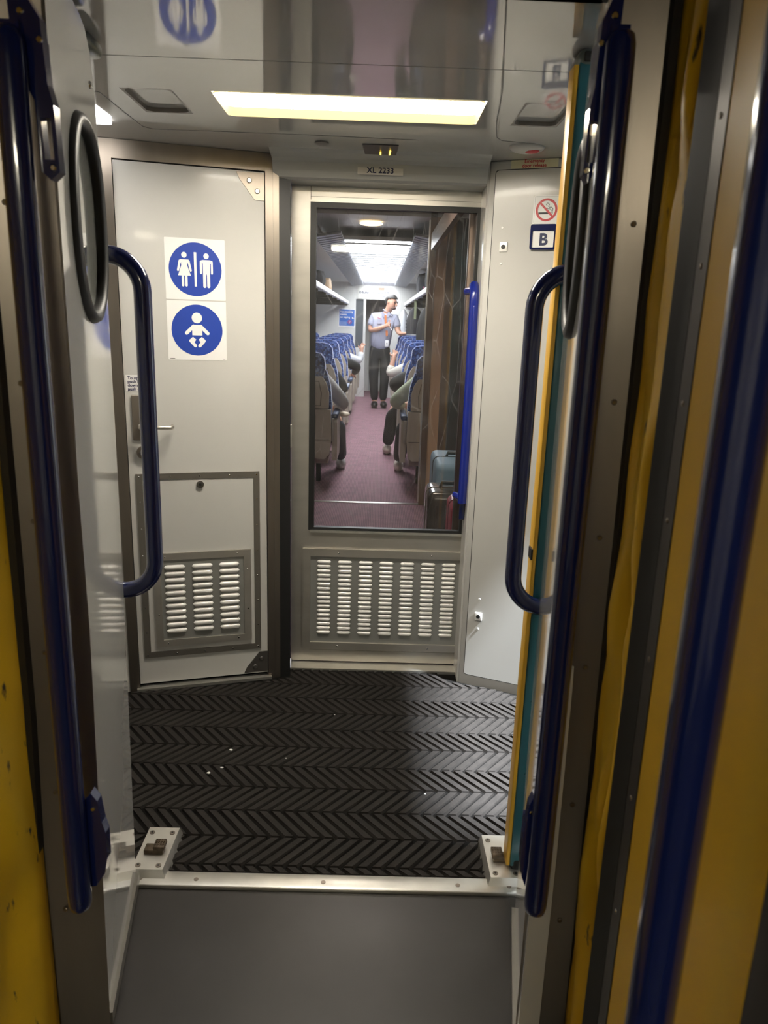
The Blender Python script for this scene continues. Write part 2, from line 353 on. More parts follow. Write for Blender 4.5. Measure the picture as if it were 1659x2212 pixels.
# louvre helper
def louvre_mesh(L, H, D, name='louvre'):
    mb = MB(); n = 6; k = 5; rings = []
    # hood: closed top curving down to open lower lip, rounded ends
    xs = [-L/2+L*i/12 for i in range(13)]
    for x in xs:
        e = min(1.0, (L/2-abs(x))/(H*0.75)); e = math.sqrt(max(0, 1-(1-e)**2))
        ring = []
        for j in range(k+1):
            t = (PI/2)*j/k; ring.append((x, -D*e*math.sin(t) - 0.0002, H*0.5*e*math.cos(t)*1.0-H*0.5*(1 if j == -1 else 0)*0))
        ring.append((x, -D*e*0.9-0.0002, -H*0.42*e)); ring.append((x, -0.0002, -H*0.5*e))
        rings.append(ring)
    m = len(rings[0]); vs = [v for r in rings for v in r]; fs = []
    for i in range(len(rings)-1):
        for j in range(m-1): fs.append((i*m+j, i*m+j+1, (i+1)*m+j+1, (i+1)*m+j))
    mb.add(vs, fs, None, True)
    o = mb.build(name, LOUV); me = o.data; bpy.data.objects.remove(o); return me
def place(me, name, parent, loc):
    o = bpy.data.objects.new(name, me); COL.objects.link(o); o.parent = parent; o.location = loc; return o
lg = MB().prism([(0.098, 0.170), (0.450, 0.170), (0.450, 0.536), (0.098, 0.536)], -0.006, 0.003, holes=[[(0.124, 0.196), (0.424, 0.196), (0.424, 0.510), (0.124, 0.510)]]).build('grille_frame', ALU, td)
for x in (0.14, 0.40):
    for z in (0.523, 0.183): screw(lg, x, z, -0.006, 0.0035)
for z in (0.30, 0.46):
    for x in (0.111, 0.437): screw(lg, x, z, -0.006, 0.0035)
gp = MB().box((0.123, -0.001, 0.195), (0.425, 0.003, 0.511)).build('grille_plate', GRILLE, td)
lm = louvre_mesh(0.076, 0.0175, 0.009)
for i in range(3):
    for j in range(11): place(lm, 'louvre', gp, (0.173+0.0985*i, -0.001, 0.481-0.0249*j))

# ---- end wall with glazed door
ed = struct('door_2', 'brushed aluminium saloon door with tall scratched window and louvred lower panel', (0, 2.82, 0))
MB().prism([(-0.325, 0.012), (0.42, 0.012), (0.42, 1.848), (-0.325, 1.848)], 0.0, 0.035,
           holes=[[(-0.257, 0.574), (0.350, 0.574), (0.350, 1.783), (-0.257, 1.783)]]).build('door_frame', ALU, ed)
for x0, z0, x1, z1 in ((-0.2565, 0.012, -0.2550, 1.78), (-0.257, 1.8000, 0.36, 1.8010)):
    MB().box((x0, -0.0006, z0 if z0 > 1 else 1.79), (x1, 0.002, z1 if z0 > 1 else 1.848)).build('frame_joint', DARK, ed)
MB().prism([(-0.257, 0.574), (0.352, 0.574), (0.352, 1.783), (-0.257, 1.783)], -0.004, 0.02,
           holes=[[(-0.236, 0.586), (0.338, 0.586), (0.338, 1.764), (-0.236, 1.764)]]).build('window_gasket', BLACK, ed)
MB().box((-0.240, 0.010, 0.582), (0.342, 0.016, 1.768)).build('window_pane', GLASS, ed)
MB().box((-0.25, -0.010, 0.566), (0.352, 0.0, 0.575)).build('glazing_bead', BRIGHT, ed)
gf = MB()
x0, z0, x1, z1 = -0.278, 0.068, 0.40, 0.499; i_ = 0.031
for q in ([(x0,z0),(x1,z0),(x1,z0+i_),(x0+i_,z0+i_)], [(x0,z1),(x0+i_,z1-i_),(x1,z1-i_),(x1,z1)], [(x0,z0),(x0+i_,z0+i_),(x0+i_,z1-i_),(x0,z1)]):
    gf2 = MB().prism(q, -0.012, 0.0).build('grille_frame_piece', ALU, ed)
    for sx in (-0.135, 0.235):
        if q[1][0] == x1 or q[2][0] == x1: screw(gf2, sx, (q[0][1]+q[-1][1])/2 if q[0][1] == q[1][1] and False else (z0+i_*0.5 if q[0][1] == z0 else z1-i_*0.5), -0.012, 0.004)
MB().box((-0.247, -0.0105, 0.0975), (0.39, -0.010, 0.1)).build('grille_lip', BRIGHT, ed)
gp = MB().box((-0.247, -0.003, 0.099), (0.39, 0.0, 0.468)).build('grille_plate', GRILLE, ed)
lm2 = louvre_mesh(0.057, 0.0135, 0.008)
for i in range(7):
    for j in range(17): place(lm2, 'louvre', gp, (-0.193+0.0832*i, -0.003, 0.444-0.01885*j))
MB().box((-0.25, -0.004, 0.014), (0.36, 0.0, 0.062)).build('kick_strip', ALU, ed)
hg = MB().bbox((-0.348, -0.010, 0.90), (-0.322, 0.0, 0.99), 0.003).build('hinge', ALU, ed)
for z in (0.92, 0.945, 0.97): screw(hg, -0.335, z, -0.010, 0.004)
S(MB().box((-0.364, 2.805, 0.0), (-0.328, 2.86, 1.90)).build('trim_2', BLUE), 'blue vertical finger guard strip beside the glazed door')
S(MB().box((-0.42, 2.83, 0.0), (-0.362, 2.86, 1.90)).build('trim_3', BLACK), 'black gap lining beside the toilet door frame')
S(MB().box((-0.38, 2.755, -0.008), (0.37, 2.84, 0.008)).build('trim_4', BRIGHT), 'bright worn metal sill under the glazed door')
# header
hd = struct('wall_end', 'grey curved header above the glazed door')
pr = [(2.59, ZC+0.001), (2.61, 1.903), (2.655, 1.893), (2.672, 1.885), (2.680, 1.86), (2.690, 1.840), (2.705, 1.834), (2.83, 1.834), (2.83, ZC+0.001)]
MB().prism(pr, -0.372, 0.348, ax='x').build('header_panel', mat('header_grey', (0.40, 0.40, 0.375), 0.25, coat=0.3), hd)
mb = MB(); mb.box((-1.35, 2.85, 1.85), (1.30, 2.9, 2.3)); mb.box((0.40, 2.86, 0), (1.30, 2.9, 1.85)); mb.box((-1.35, 2.86, 0), (-0.33, 2.9, 1.85))
S(mb.build('wall_end', BROWN), 'brown end wall around the saloon door')
# ---- right angled wall
rang = math.atan2(-0.104, 0.246)
rw = struct('wall_angled', 'angled pale grey equipment wall right of the glazed door', (0.354, 2.69, 0), rang)
MB().bbox((0, 0, -0.008), (1.06, 0.05, ZC), 0.006).build('wall_panel', GREY, rw)
gr = MB().prism(rrect(0.021, 0.038, 0.52, 1.882, 0.012), -0.0006, 0.002).build('panel_gap', BLACK, rw)
MB().prism(rrect(0.0235, 0.0405, 0.517, 1.8795, 0.011), -0.0016, 0.002).build('access_door', GREY, rw)
for (sx, sz) in ((0.058, 1.700), (0.061, 1.584), (0.066, 0.362), (0.067, 0.240)): screw(rw, sx, sz, -0.0016, 0.0045, LOUV)
for sz in (1.638, 0.291):
    p_ = MB().bbox((0.052, -0.006, sz-0.016), (0.080, 0, sz+0.016), 0.002).build('socket', LOUV, rw)
    MB().disc((0.066, -0.006, sz), 0.0075, -0.0015).build('keyhole', BLACK, p_)
MB().box((0.349, 2.695, -0.008), (0.358, 2.822, ZC)).build('wall_return', GREY, None)
S(bpy.data.objects['wall_return'], 'narrow grey return beside the glazed door'); bpy.data.objects['wall_return'].name = 'trim_5'

# ---- ribbed rubber mat
mt = thing('rubber_mat', 'black herringbone ribbed rubber mat covering the vestibule floor', 'mat', (0, 0, 0))
MB().box((-1.33, 1.607, -0.008), (1.28, 2.80, -0.004)).build('mat_base', MATB, mt)
mb = MB(); bw = 0.1105; y = 1.746-bw; d = 1; k = 0
def wall_y(x):
    if x < -0.36: return 2.545+(x+0.893)*0.142/0.509 - 0.012
    if x < 0.354: return 2.754
    return 2.69-(x-0.354)*0.104/0.246 - 0.006
def rib(mb, x0, y0, x1, y1, w, h):
    ww = w/2; b = 0.0035
    mb.add([(x0-ww,y0,-0.004),(x0+ww,y0,-0.004),(x1+ww,y1,-0.004),(x1-ww,y1,-0.004),(x0-ww+b,y0+b*0.6,h),(x0+ww-b,y0+b*0.6,h),(x1+ww-b,y1-b*0.6,h),(x1-ww+b,y1-b*0.6,h)],
           [(4,5,6,7),(0,1,5,4),(1,2,6,5),(2,3,7,6),(3,0,4,7)])
bands = [(1.607, 1.746-bw, -1)]; yy = 1.746-bw; dd = 1
while yy < 2.76: bands.append((yy, yy+bw, dd)); yy += bw; dd = -dd
for (y0, y1, d) in bands:
    sl = 0.088*(y1-y0)/bw
    for i in range(-36, 36):
        x = i*0.0365+0.005; xa, xb = (x-sl/2, x+sl/2) if d > 0 else (x+sl/2, x-sl/2)
        lim = min(wall_y(xa), wall_y(xb))
        if y0+0.003 > lim: continue
        yb = min(y1-0.0015, lim); f_ = (yb-y0)/(y1-y0); xb2 = xa+(xb-xa)*f_
        if -1.3 < x < 1.25: rib(mb, xa, y0+0.0015, xb2, yb, 0.0285, 0.0035)
tag(mb.build('rib', MATM, mt), kind='stuff')
# crumbs of litter
for i, (x, y) in enumerate([(-0.445, 2.16), (-0.455, 2.06), (-0.49, 2.03), (-0.26, 2.12), (-0.12, 2.4), (0.18, 1.95)]):
    a = random.random()*3; r = 0.006 if i < 3 else 0.003
    tag(MB().prism([(x+r*math.cos(a+t), y+r*random.uniform(.5, 1)*math.sin(a+t)) for t in (0, 1.3, 2.4, 3.9, 5.1)], 0.0035, 0.0055, ax='z').build('paper_scrap', WHITE),
        ['torn white paper scrap farthest of the cluster on the left of the mat', 'white paper scrap in the middle of the cluster on the left of the mat', 'white paper scrap nearest of the cluster on the left of the mat', 'tiny pale crumb alone near the middle of the mat', 'tiny pale crumb near the glazed door', 'tiny pale crumb on the brighter right part of the mat'][i], 'litter')
# threshold strip
th = thing('threshold_strip', 'pale worn aluminium threshold strip between mat and gangway plate', 'threshold', (0, 0, 0))
MB().bbox((-0.605, 1.556, -0.008), (0.43, 1.606, 0.005), 0.003).build('strip', BRIGHT, th)
for i, x in enumerate((-0.56, -0.42, -0.10, 0.24, 0.37)):
    s_ = MB().disc((x, 1.578, 0.0045), 0.006, 0.0015, 'z', 12).build('screw', STEEL, th)
# floor latches
def latch(x, mirror, label):
    t = thing('floor_latch', label, 'door latch', (x, 1.665, 0.0), 0, 'wedge shaped latch plates on the floor')
    mb = MB(); hx, hy, z = 0.044, 0.088, 0.022
    s = -1 if mirror else 1
    vs = [(-hx*1.0, -hy-0.005, -0.004), (hx+0.006, -hy-0.005, -0.004), (hx+0.006, hy, -0.004), (-hx-0.004, hy, -0.004), (-hx+0.003, -hy+0.012, z), (hx-0.006, -hy+0.012, z), (hx-0.004, hy-0.004, z), (-hx+0.003, hy-0.004, z)]
    vs = [(s*a, b, c) for a, b, c in vs]
    mb.add(vs, [(0,3,2,1),(4,5,6,7),(0,1,5,4),(1,2,6,5),(2,3,7,6),(3,0,4,7)]); mb.build('wedge_plate', BRIGHT, t)
    for sx, sy in ((-0.028, 0.062), (0.026, 0.062), (-0.028, -0.062), (0.024, -0.062)):
        o = MB().tube([(s*sx, sy, z), (s*sx, sy, z+0.002)], 0.007, 12).build('screw', STEEL, t)
        MB().disc((s*sx, sy, z+0.002), 0.003, 0.0006, 'z', 8).build('screw_slot', BLACK, o)
    pd = MB(); pd.bbox((-0.026, -0.022, z-0.002), (0.024, 0.006, z+0.012), 0.002); pd.bbox((-0.002, -0.022, z+0.01), (0.027, 0.012, z+0.022), 0.002)
    if mirror: pd.v = [(-a, b, c) for a, b, c in pd.v]
    p_ = pd.build('latch_block', mat('worn_bronze', (0.10, 0.075, 0.05), 0.4, metal=0.6, var=0.4, vscale=60), t)
    k = MB()
    for a in range(4):
        for b in range(5): k.bbox((s*(0.001+a*0.0065), -0.018+b*0.0058, z+0.0215), (s*(0.0055+a*0.0065), -0.0145+b*0.0058, z+0.0235), 0.0008)
    tag(k.build('tread_stud', MATS['worn_bronze'], p_), kind='stuff')
latch(-0.545, False, 'metal wedge latch plate with dark block beside the left leaf')
latch(0.362, True, 'metal wedge latch plate with dark block under the teal door edge')

# ---- swung leaves with oval windows
def oval_leaf(name, label, origin, d, outline, ocx, ocz, oa, ob, thick=0.038):
    t = struct(name, label, (origin[0], origin[1], 0), math.atan2(d[1], d[0]))
    hole = ell(ocx, ocz, oa, ob, 44, 2.35)
    MB().prism(outline, 0.0, thick, holes=[hole]).build('leaf_panel', LEAFM, t)
    ring = MB(); n = 56; prof = [(0.0, 0.004), (0.006, -0.009), (0.018, -0.013), (0.026, -0.004), (0.026, 0.01)]
    rings = []
    for i in range(n):
        a = 2*PI*i/n; p = ell(0, 0, 1, 1, n, 2.35)[i]
        rings.append([(ocx+p[0]*(oa+0.006-o), y, ocz+p[1]*(ob+0.006-o)) for o, y in prof])
    m = len(prof); fs = [(i*m+j, ((i+1) % n)*m+j, ((i+1) % n)*m+j+1, i*m+j+1) for i in range(n) for j in range(m-1)]
    ring.add([v for r in rings for v in r], fs, None, True)
    ring.build('window_gasket', BLACK, t)
    MB().prism(ell(ocx, ocz, oa-0.002, ob-0.002, 44, 2.35), 0.008, 0.013).build('window_pane', OVGL, t)
    return t
LO = [(0.06,0.0),(0.41,0.0)]
left_out = [(-0.016,0.012),(-0.014,0.07),(0.005,0.32),(0.041,0.726),(0.057,1.1),(0.061,1.5),(0.055,1.70),(0.045,1.80),(0.02,1.86),(-0.02,1.893),(-0.08,1.902),
            (-0.33,1.902),(-0.334,1.2),(-0.357,0.766),(-0.38,0.42),(-0.412,0.012)]
ll = oval_leaf('door_3', 'glossy grey swung leaf with oval window on the left of the passage', (-0.57, 1.586), (-0.174, 0.985), left_out, -0.104, 1.543, 0.140, 0.181)
screw(ll, -0.003, 1.80, 0.0, 0.008)
MB().box((-0.41, -0.008, 0.0), (-0.016, 0.0, 0.030)).build('kick_strip', mat('kick_grey', (0.18, 0.17, 0.15), 0.4, metal=0.5), ll)
right_out = [(0.06,0.012),(0.05,0.17),(0.0,0.45),(-0.028,0.8),(-0.040,1.15),(-0.042,1.45),(-0.025,1.70),(0.0,1.82),(0.03,1.87),(0.08,1.895),(0.14,1.902),
             (0.30,1.902),(0.31,1.16),(0.386,0.77),(0.41,0.46),(0.412,0.012)]
rl = oval_leaf('door_4', 'glossy grey swung leaf with oval window on the right of the passage', (0.376, 1.54), (-0.166, -0.986), right_out, 0.112, 1.532, 0.126, 0.170)
MB().box((0.06, -0.008, 0.0), (0.41, 0.0, 0.030)).build('kick_strip', MATS['kick_grey'], rl)
# teal leaf
tl = struct('door_5', 'teal painted door edge with yellow side strip standing behind the right leaf', (0.367, 1.62, 0))
MB().bbox((0.010, 0.0, 0.03), (0.085, 0.045, 1.885), 0.003).build('teal_edge', TEAL, tl)
MB().bbox((0.0, 0.002, 0.03), (0.0098, 0.045, 1.880), 0.002).build('yellow_face', YEDGE, tl)
MB().bbox((0.012, -0.002, 0.004), (0.06, 0.05, 0.055), 0.012).build('rubber_foot', BLACK, tl)
for z in (1.78, 1.6, 1.42, 1.3, 1.18, 1.05, 0.9, 0.66, 0.5, 0.3): screw(tl, 0.029, z, 0.0, 0.0035, TEAL)
MB().box((-0.004, -0.001, 0.86), (0.0, 0.03, 0.885)).build('catch', BLACK, tl)
# brackets at ceiling behind leaves
for sx, lb in ((-0.61, 'grey green closer bracket above the left leaf'), (0.405, 'grey green closer bracket above the right leaf')):
    b = thing('closer_bracket', lb, 'bracket', (sx, 1.66, 1.875))
    MB().bbox((-0.03, -0.045, 0.002), (0.03, 0.045, 0.034), 0.012).build('bracket_body', mat('bracket_green', (0.10, 0.12, 0.105), 0.3, coat=0.3), b)
    MB().bbox((-0.022, -0.05, 0.008), (0.022, -0.042, 0.026), 0.003).build('bracket_cap', DARK, b)
# U handles
def u_handle(xw, xo, y, z0, z1, m, label, par):
    t = thing('grab_handle', label, 'handle', (xw, y, z0)); r = 0.075; s = 1 if xo > xw else -1
    dx = abs(xo-xw); pts = [(0, 0, 0)]
    H = z1-z0
    for a in range(0, 91, 10):
        q = math.radians(a); pts.append((s*(dx-r+r*math.sin(q)), 0, r-r*math.cos(q)))
    for k in range(1, 6): pts.append((s*dx, 0, r+(H-2*r)*k/6))
    for a in range(0, 91, 10):
        q = math.radians(a); pts.append((s*(dx-r+r*math.cos(q)), 0, H-r+r*math.sin(q)))
    pts.append((0, 0, H)); MB().tube(pts, 0.019, 20).build('tube', m, t)
    for z in (0, H): MB().tube([(-s*0.006, 0, z), (s*0.003, 0, z)], 0.024, 20).build('end_flange', m, t)
    bpy.context.view_layer.update(); t.parent = par; t.matrix_parent_inverse = par.matrix_world.inverted(); del t['category']; return t
u_handle(-0.600, -0.512, 1.665, 0.742, 1.500, NAVY, 'navy blue bent grab handle at the edge of the left leaf', ll)
u_handle(0.400, 0.322, 1.600, 0.752, 1.490, NAVY, 'navy blue bent grab handle in front of the teal door edge', rl)
# blue handle on glazed door
t = thing('door_pull', 'bright blue vertical pull handle on the right stile of the glazed door', 'handle', (0.335, 2.82, 0.72))
MB().tube([(0, -0.075, -0.0), (0, -0.078, 0.03), (0, -0.08, 0.06), (0.001, -0.08, 0.4), (0, -0.08, 0.72), (0, -0.076, 0.76), (0, -0.066, 0.785), (0, -0.05, 0.795)], 0.018, 16).build('grip', mat('pull_blue', (0.010, 0.022, 0.24), 0.2, coat=0.6), t)
for z in (0.015, 0.775): 
    MB().tube([(0, -0.075, z), (-0.012, -0.04, z), (-0.02, -0.012, z)], 0.014, 12).build('stand_off', MATS['pull_blue'], t)
MB().bbox((-0.008, -0.07, -0.07), (0.012, -0.055, 0.01), 0.003).build('lower_tab', NAVY, t)
bpy.context.view_layer.update(); t.parent = ed; t.matrix_parent_inverse = ed.matrix_world.inverted(); del t['category']

# ---- gangway jambs, rails, bellows
INL = [(-0.484, 1.95), (-0.481, 1.25), (-0.478, 0.86), (-0.4935, -0.004)]
INR = [(0.305, 1.95), (0.306, 1.3), (0.308, 0.7), (0.313, -0.004)]
def jamb(sx, nm, lb):
    # sx=-1 left, +1 right ; inner X, outer X
    t = struct(nm, lb)
    if sx < 0: inn = INL; out = [(-0.566, 1.95), (-0.566, 1.3), (-0.570, 0.7), (-0.592, -0.004)]
    else: inn = INR; out = [(0.382, 1.95), (0.386, 1.3), (0.392, 0.7), (0.402, -0.004)]
    # face turned slightly: inner edge at y=1.185, outer at 1.15
    mb = MB(); n = len(inn)
    vs = [(x, 1.175, z) for x, z in inn]+[(x, 1.150, z) for x, z in out]+[(x, 1.215, z) for x, z in out]+[(x+sx*0.03, 1.21, z) for x, z in inn]
    fs = []
    for a in range(4):
        b = (a+1) % 4
        for i in range(n-1): fs.append((a*n+i, b*n+i, b*n+i+1, a*n+i+1))
    fs += [(0, n, 2*n, 3*n), (n-1, 4*n-1, 3*n-1, 2*n-1)]
    mb.add(vs, fs); mb.build('jamb_face', STEEL, t)
    g = MB()
    for i in range(n-1):
        (x0, z0), (x1, z1) = out[i], out[i+1]
        g.add([(x0, 1.13, z0), (x0+sx*0.012, 1.13, z0), (x1+sx*0.012, 1.13, z1), (x1, 1.13, z1), (x0, 1.21, z0), (x0+sx*0.012, 1.21, z0), (x1+sx*0.012, 1.21, z1), (x1, 1.21, z1)],
              [(0,1,2,3),(4,5,6,7),(0,3,7,4),(1,2,6,5)])
    g.build('rubber_gasket', BLACK, t)
    for i, z in enumerate((1.53, 1.27, 1.05, 0.82, 0.55, 0.3)):
        X = out[1][0]-sx*0.018
        screw(t, X-(sx*-0.004 if z < .6 else 0), z, 1.1555, 0.0045, STEEL)
    # closing panel between jamb and leaf
    MB().box((min(sx*0.0+out[0][0], out[0][0]+sx*0.14), 1.215, -0.004), (max(out[0][0], out[0][0]+sx*0.14), 1.24, 1.98)).build('backing', BLACK, t)
    return t
jamb(-1, 'trim_6', 'brown steel door jamb on the left of the gangway')
jamb(1, 'trim_7', 'brown steel door jamb on the right of the gangway')
def rail(x, sx, y, z0, z1, lb, m=NAVY, br=True, r=0.0195):
    t = thing('grab_rail', lb, 'handrail', (x, y, z0)); H = z1-z0
    MB().tube([(0,0,0),(0,0,0.004),(0,0,0.015),(0,0,0.04),(0,0,H*0.5),(0,0,H-0.04),(0,0,H-0.015),(0,0,H-0.004),(0,0,H)], r, 24,
              radii=[r*0.6, r*0.85, r*0.97, r, r, r, r*0.97, r*0.85, r*0.6]).build('rail_tube', m, t)
    if br:
        s = -sx*(1.0 if sx < 0 else 0.62)
        top = [(-0.004, H+0.045), (0.020, H+0.04), (0.036, H+0.015), (0.040, H-0.06), (0.046, H-0.085), (0.048, H-0.165), (0.036, H-0.175), (0.024, H-0.165), (0.022, H-0.08), (0.0, H-0.04)]
        bot = [(0.0, 0.03), (0.024, 0.035), (0.040, 0.06), (0.046, 0.09), (0.046, 0.14), (0.041, 0.16), (0.036, 0.20), (0.026, 0.215), (0.014, 0.20), (0.0, 0.12)]
        hole = [(0.028, H-0.10), (0.041, H-0.10), (0.042, H-0.150), (0.030, H-0.150)]
        for nm, pl, hl in (('upper_bracket', top, [hole]), ('lower_bracket', bot, [])):
            q = [(s*a, b) for a, b in pl]; hh = [[(s*a, b) for a, b in h] for h in hl]
            b_ = MB().prism(q, 0.012, 0.030, holes=hh).build(nm, m, t)
            if nm == 'upper_bracket':
                for a, b in ((0.012, H+0.022), (0.034, H-0.01), (0.040, H-0.16)): screw(b_, s*a, b, 0.012, 0.0045)
            else: screw(b_, s*0.028, 0.185, 0.012, 0.004)
        for z in (0.10, H-0.02): MB().box((-0.012, 0.005, z-0.03), (0.012, 0.095, z+0.03)).build('stand_off', m, t)
    return t
rail(-0.476, -1, 1.05, 0.402, 1.722, 'dark blue vertical grab rail on the left steel jamb')
rail(0.2935, 1, 1.05, 0.415, 1.742, 'dark blue vertical grab rail on the right steel jamb')
# bellows: folded yellow fabric walls
def bellows(sx, x_far, x_near, y_far, y_near, lb):
    mb = MB(); ny, nz = 26, 90; rs = random.Random(3 if sx > 0 else 5)
    ph = [rs.uniform(0, 6.28) for _ in range(6)]
    for j in range(nz+1):
        z = -0.004+2.0*j/nz
        for i in range(ny+1):
            u = i/ny; y = y_far+(y_near-y_far)*u; x = x_far+(x_near-x_far)*u
            f_ = min(1, u*6)*min(1, (1-u)*6)
            dx = 0.010*math.sin(u*9+z*2.2+ph[0])*f_+0.010*abs(math.sin(u*7-z*5+ph[1]))*f_-0.008*abs(math.sin(z*7+u*9+ph[2]))*f_+0.0018*math.sin(z*31+u*17+ph[3])*f_
            mb.v.append((x+sx*dx*1.0, y+0.006*math.sin(z*11+ph[5])*f_, z))
    for j in range(nz):
        for i in range(ny):
            a = j*(ny+1)+i; mb.sm.add(len(mb.f)); mb.f.append((a, a+1, a+ny+2, a+ny+1))
    o = mb.build('bellows', YFAB); md = o.modifiers.new('thickness', 'SOLIDIFY'); md.thickness = 0.004; md.offset = 0
    return tag(o, lb, 'gangway bellows')
bellows(1, 0.402, 0.378, 1.145, 0.955, 'creased yellow rubber gangway bellows wall on the right, scuffed with black marks')
bellows(-1, -0.580, -0.640, 1.145, 0.80, 'creased yellow rubber gangway bellows wall on the left edge')
# scuffs on right bellows? small dark marks are in the material of the place
def near_frame(sx, nm, lb):
    X = (lambda x: x) if sx > 0 else (lambda x: -0.29-x)
    t = struct(nm, lb)
    def pl(pts, y0, y1, m, name): 
        q = [(X(a), b) for a, b in pts]; return MB().prism(q, -0.004, 1.98, ax='z').build(name, m, t)
    pl([(0.372, 0.96), (0.360, 0.95), (0.352, 0.87), (0.43, 0.87), (0.43, 0.97)], 0, 0, DARK, 'rubber_frame')
    st = pl([(0.3525, 0.871), (0.3500, 0.835), (0.40, 0.835), (0.40, 0.871)], 0, 0, mat('dull_strip', (0.09, 0.082, 0.075), 0.4, metal=0.6, var=0.1), 'steel_strip')
    pl([(0.3515, 0.835), (0.2905, 0.450), (0.33, 0.440), (0.40, 0.835)], 0, 0, YEL, 'yellow_panel')
    pl([(0.2905, 0.448), (0.276, 0.36), (0.262, 0.25), (0.38, 0.25), (0.38, 0.44)], 0, 0, mat('near_dark_panel', (0.045, 0.042, 0.038), 0.4), 'dark_panel')
    for z in (1.6, 1.45, 1.3, 1.16, 0.98, 0.78, 0.6, 0.4):
        o = MB().ball((X(0.351), 0.853, z), 0.0035, (0.5, 1, 1)).build('screw', CHROME if z < 0.7 else STEEL, st)
    return t
near_frame(1, 'trim_8', 'near end frame on the right with black rubber and yellow panel')
near_frame(-1, 'trim_9', 'near end frame on the left with black rubber and yellow panel')
rail(0.249, 1, 0.505, 0.38, 1.66, 'blurred dark blue grab rail closest to the viewpoint on the right', NAVY, br=False)
for z in (0.42, 1.62):
    MB().box((0.0, -0.01, z-0.38-0.02), (0.052, 0.01, z-0.38+0.02)).build('stand_off', NAVY, bpy.data.objects['grab_rail.002'])
# rear vestibule shell behind the viewpoint
S(MB().box((-1.40, -2.2, -0.05), (-1.35, -0.3, 2.03)).build('wall_rear_left', GREY), 'grey side wall behind the viewpoint, left')
S(MB().box((1.30, -2.2, -0.05), (1.35, -0.3, 2.03)).build('wall_rear_right', GREY), 'grey side wall behind the viewpoint, right')
S(MB().box((-1.40, -2.25, -0.05), (1.35, -2.2, 2.03)).build('wall_rear', GREY), 'grey wall behind the viewpoint')
S(MB().box((-1.40, -0.3, -0.05), (-0.74, -0.25, 2.03)).build('wall_rear_return_left', GREY), 'return wall behind the viewpoint, left')
S(MB().box((0.42, -0.3, -0.05), (1.35, -0.25, 2.03)).build('wall_rear_return_right', GREY), 'return wall behind the viewpoint, right')
S(MB().box((-0.80, -0.3, -0.05), (-0.76, 1.2, 2.03)).build('wall_gangway_left', BLACK), 'outer skin of the gangway, left')
S(MB().box((0.435, -0.3, -0.05), (0.475, 1.2, 2.03)).build('wall_gangway_right', BLACK), 'outer skin of the gangway, right')

# ================================================================== LIGHT FIXTURES
lt = thing('ceiling_light', 'long glowing fluorescent diffuser set into the vestibule ceiling', 'ceiling light', (0, 0, ZC))
em = emit('diffuser_glow', (1.0, 0.92, 0.78), LAMP)
MB().prism(rrect(-0.424, 2.007, 0.244, 2.212, 0.02), 0.018, 0.022, ax='z').build('diffuser', em, lt)
rim = emit('lamp_rim', (1.0, 0.85, 0.50), 0.42); rim.node_tree.nodes['Principled BSDF'].inputs['Base Color'].default_value = (0.16, 0.12, 0.04, 1); rim.node_tree.nodes['Principled BSDF'].inputs['Specular IOR Level'].default_value = 0.1
tr_ = MB(); o_ = rrect(-0.427, 2.006, 0.247, 2.224, 0.02); i2 = rrect(-0.421, 2.008, 0.241, 2.208, 0.02); n = len(o_)
tr_.add([(a, b, -0.002) for a, b in o_]+[(a, b, 0.017) for a, b in i2], [(i, (i+1) % n, (i+1) % n+n, i+n) for i in range(n)], None, True)
ro = tr_.build('rim', rim, lt)
lt2 = thing('ceiling_light', 'small white lamp glimpsed above the left leaf at the ceiling corner', 'ceiling light', (-0.98, 2.27, ZC))
MB().bbox((-0.20, -0.06, -0.012), (0.20, 0.06, -0.001), 0.004).build('diffuser', emit('side_glow', (1, 0.97, 0.93), 8.0), lt2)
rl_ = thing('ceiling_light', 'diffuser lamp of the vestibule behind the viewpoint', 'ceiling light', (-0.1, -1.1, 1.98))
MB().bbox((-0.33, -0.10, -0.02), (0.33, 0.10, -0.001), 0.004).build('diffuser', emit('rear_glow', (1.0, 0.92, 0.72), REAR), rl_)
# indicator display in header
t = thing('indicator_display', 'dark indicator display with yellow lit digits above the door', 'display', (-0.013, 2.555, ZC))
mb = MB(); mb.add([(-0.056, -0.055, -0.0005), (0.056, -0.055, -0.0005), (0.050, 0.035, -0.0005), (-0.050, 0.035, -0.0005), (-0.056, -0.055, -0.003), (0.056, -0.055, -0.003), (0.050, 0.035, -0.012), (-0.050, 0.035, -0.012)],
       [(0,1,2,3),(4,7,6,5),(0,4,5,1),(1,5,6,2),(2,6,7,3),(3,7,4,0)]); mb.build('display_panel', mat('display_dark', (0.07, 0.065, 0.06), 0.35), t)
ye = emit('digit_glow', (1.0, 0.62, 0.05), 4.0)
MB().tube([(0.000, 0.010, -0.0115), (0.0, 0.026, -0.0130)], 0.0022, 8).build('digit', ye, t)
MB().tube([(0.031, -0.008, -0.0095), (0.030, 0.010, -0.0115), (0.029, 0.026, -0.0130)], 0.0022, 8).build('digit', ye, t)
t = thing('ceiling_vent', 'small oval vent cover on the ceiling left of the display', 'vent', (-0.195, 2.50, ZC))
MB().prism(ell(0, 0, 0.022, 0.022, 20), -0.005, -0.0005, ax='z').build('cover', mat('vent_grey', (0.14, 0.13, 0.12), 0.5), t)
t = thing('alarm_dome', 'shallow grey ceiling dome with a red lens above the equipment wall', 'alarm', (0.435, 2.47, ZC))
MB().ball((0, 0, -0.001), 0.055, (1, 0.9, 0.3), u=24, v=10).build('dome', mat('dome_grey', (0.5, 0.49, 0.46), 0.35), t)
MB().ball((0.012, -0.01, -0.012), 0.025, (1, 0.8, 0.3)).build('lens', RED, t)
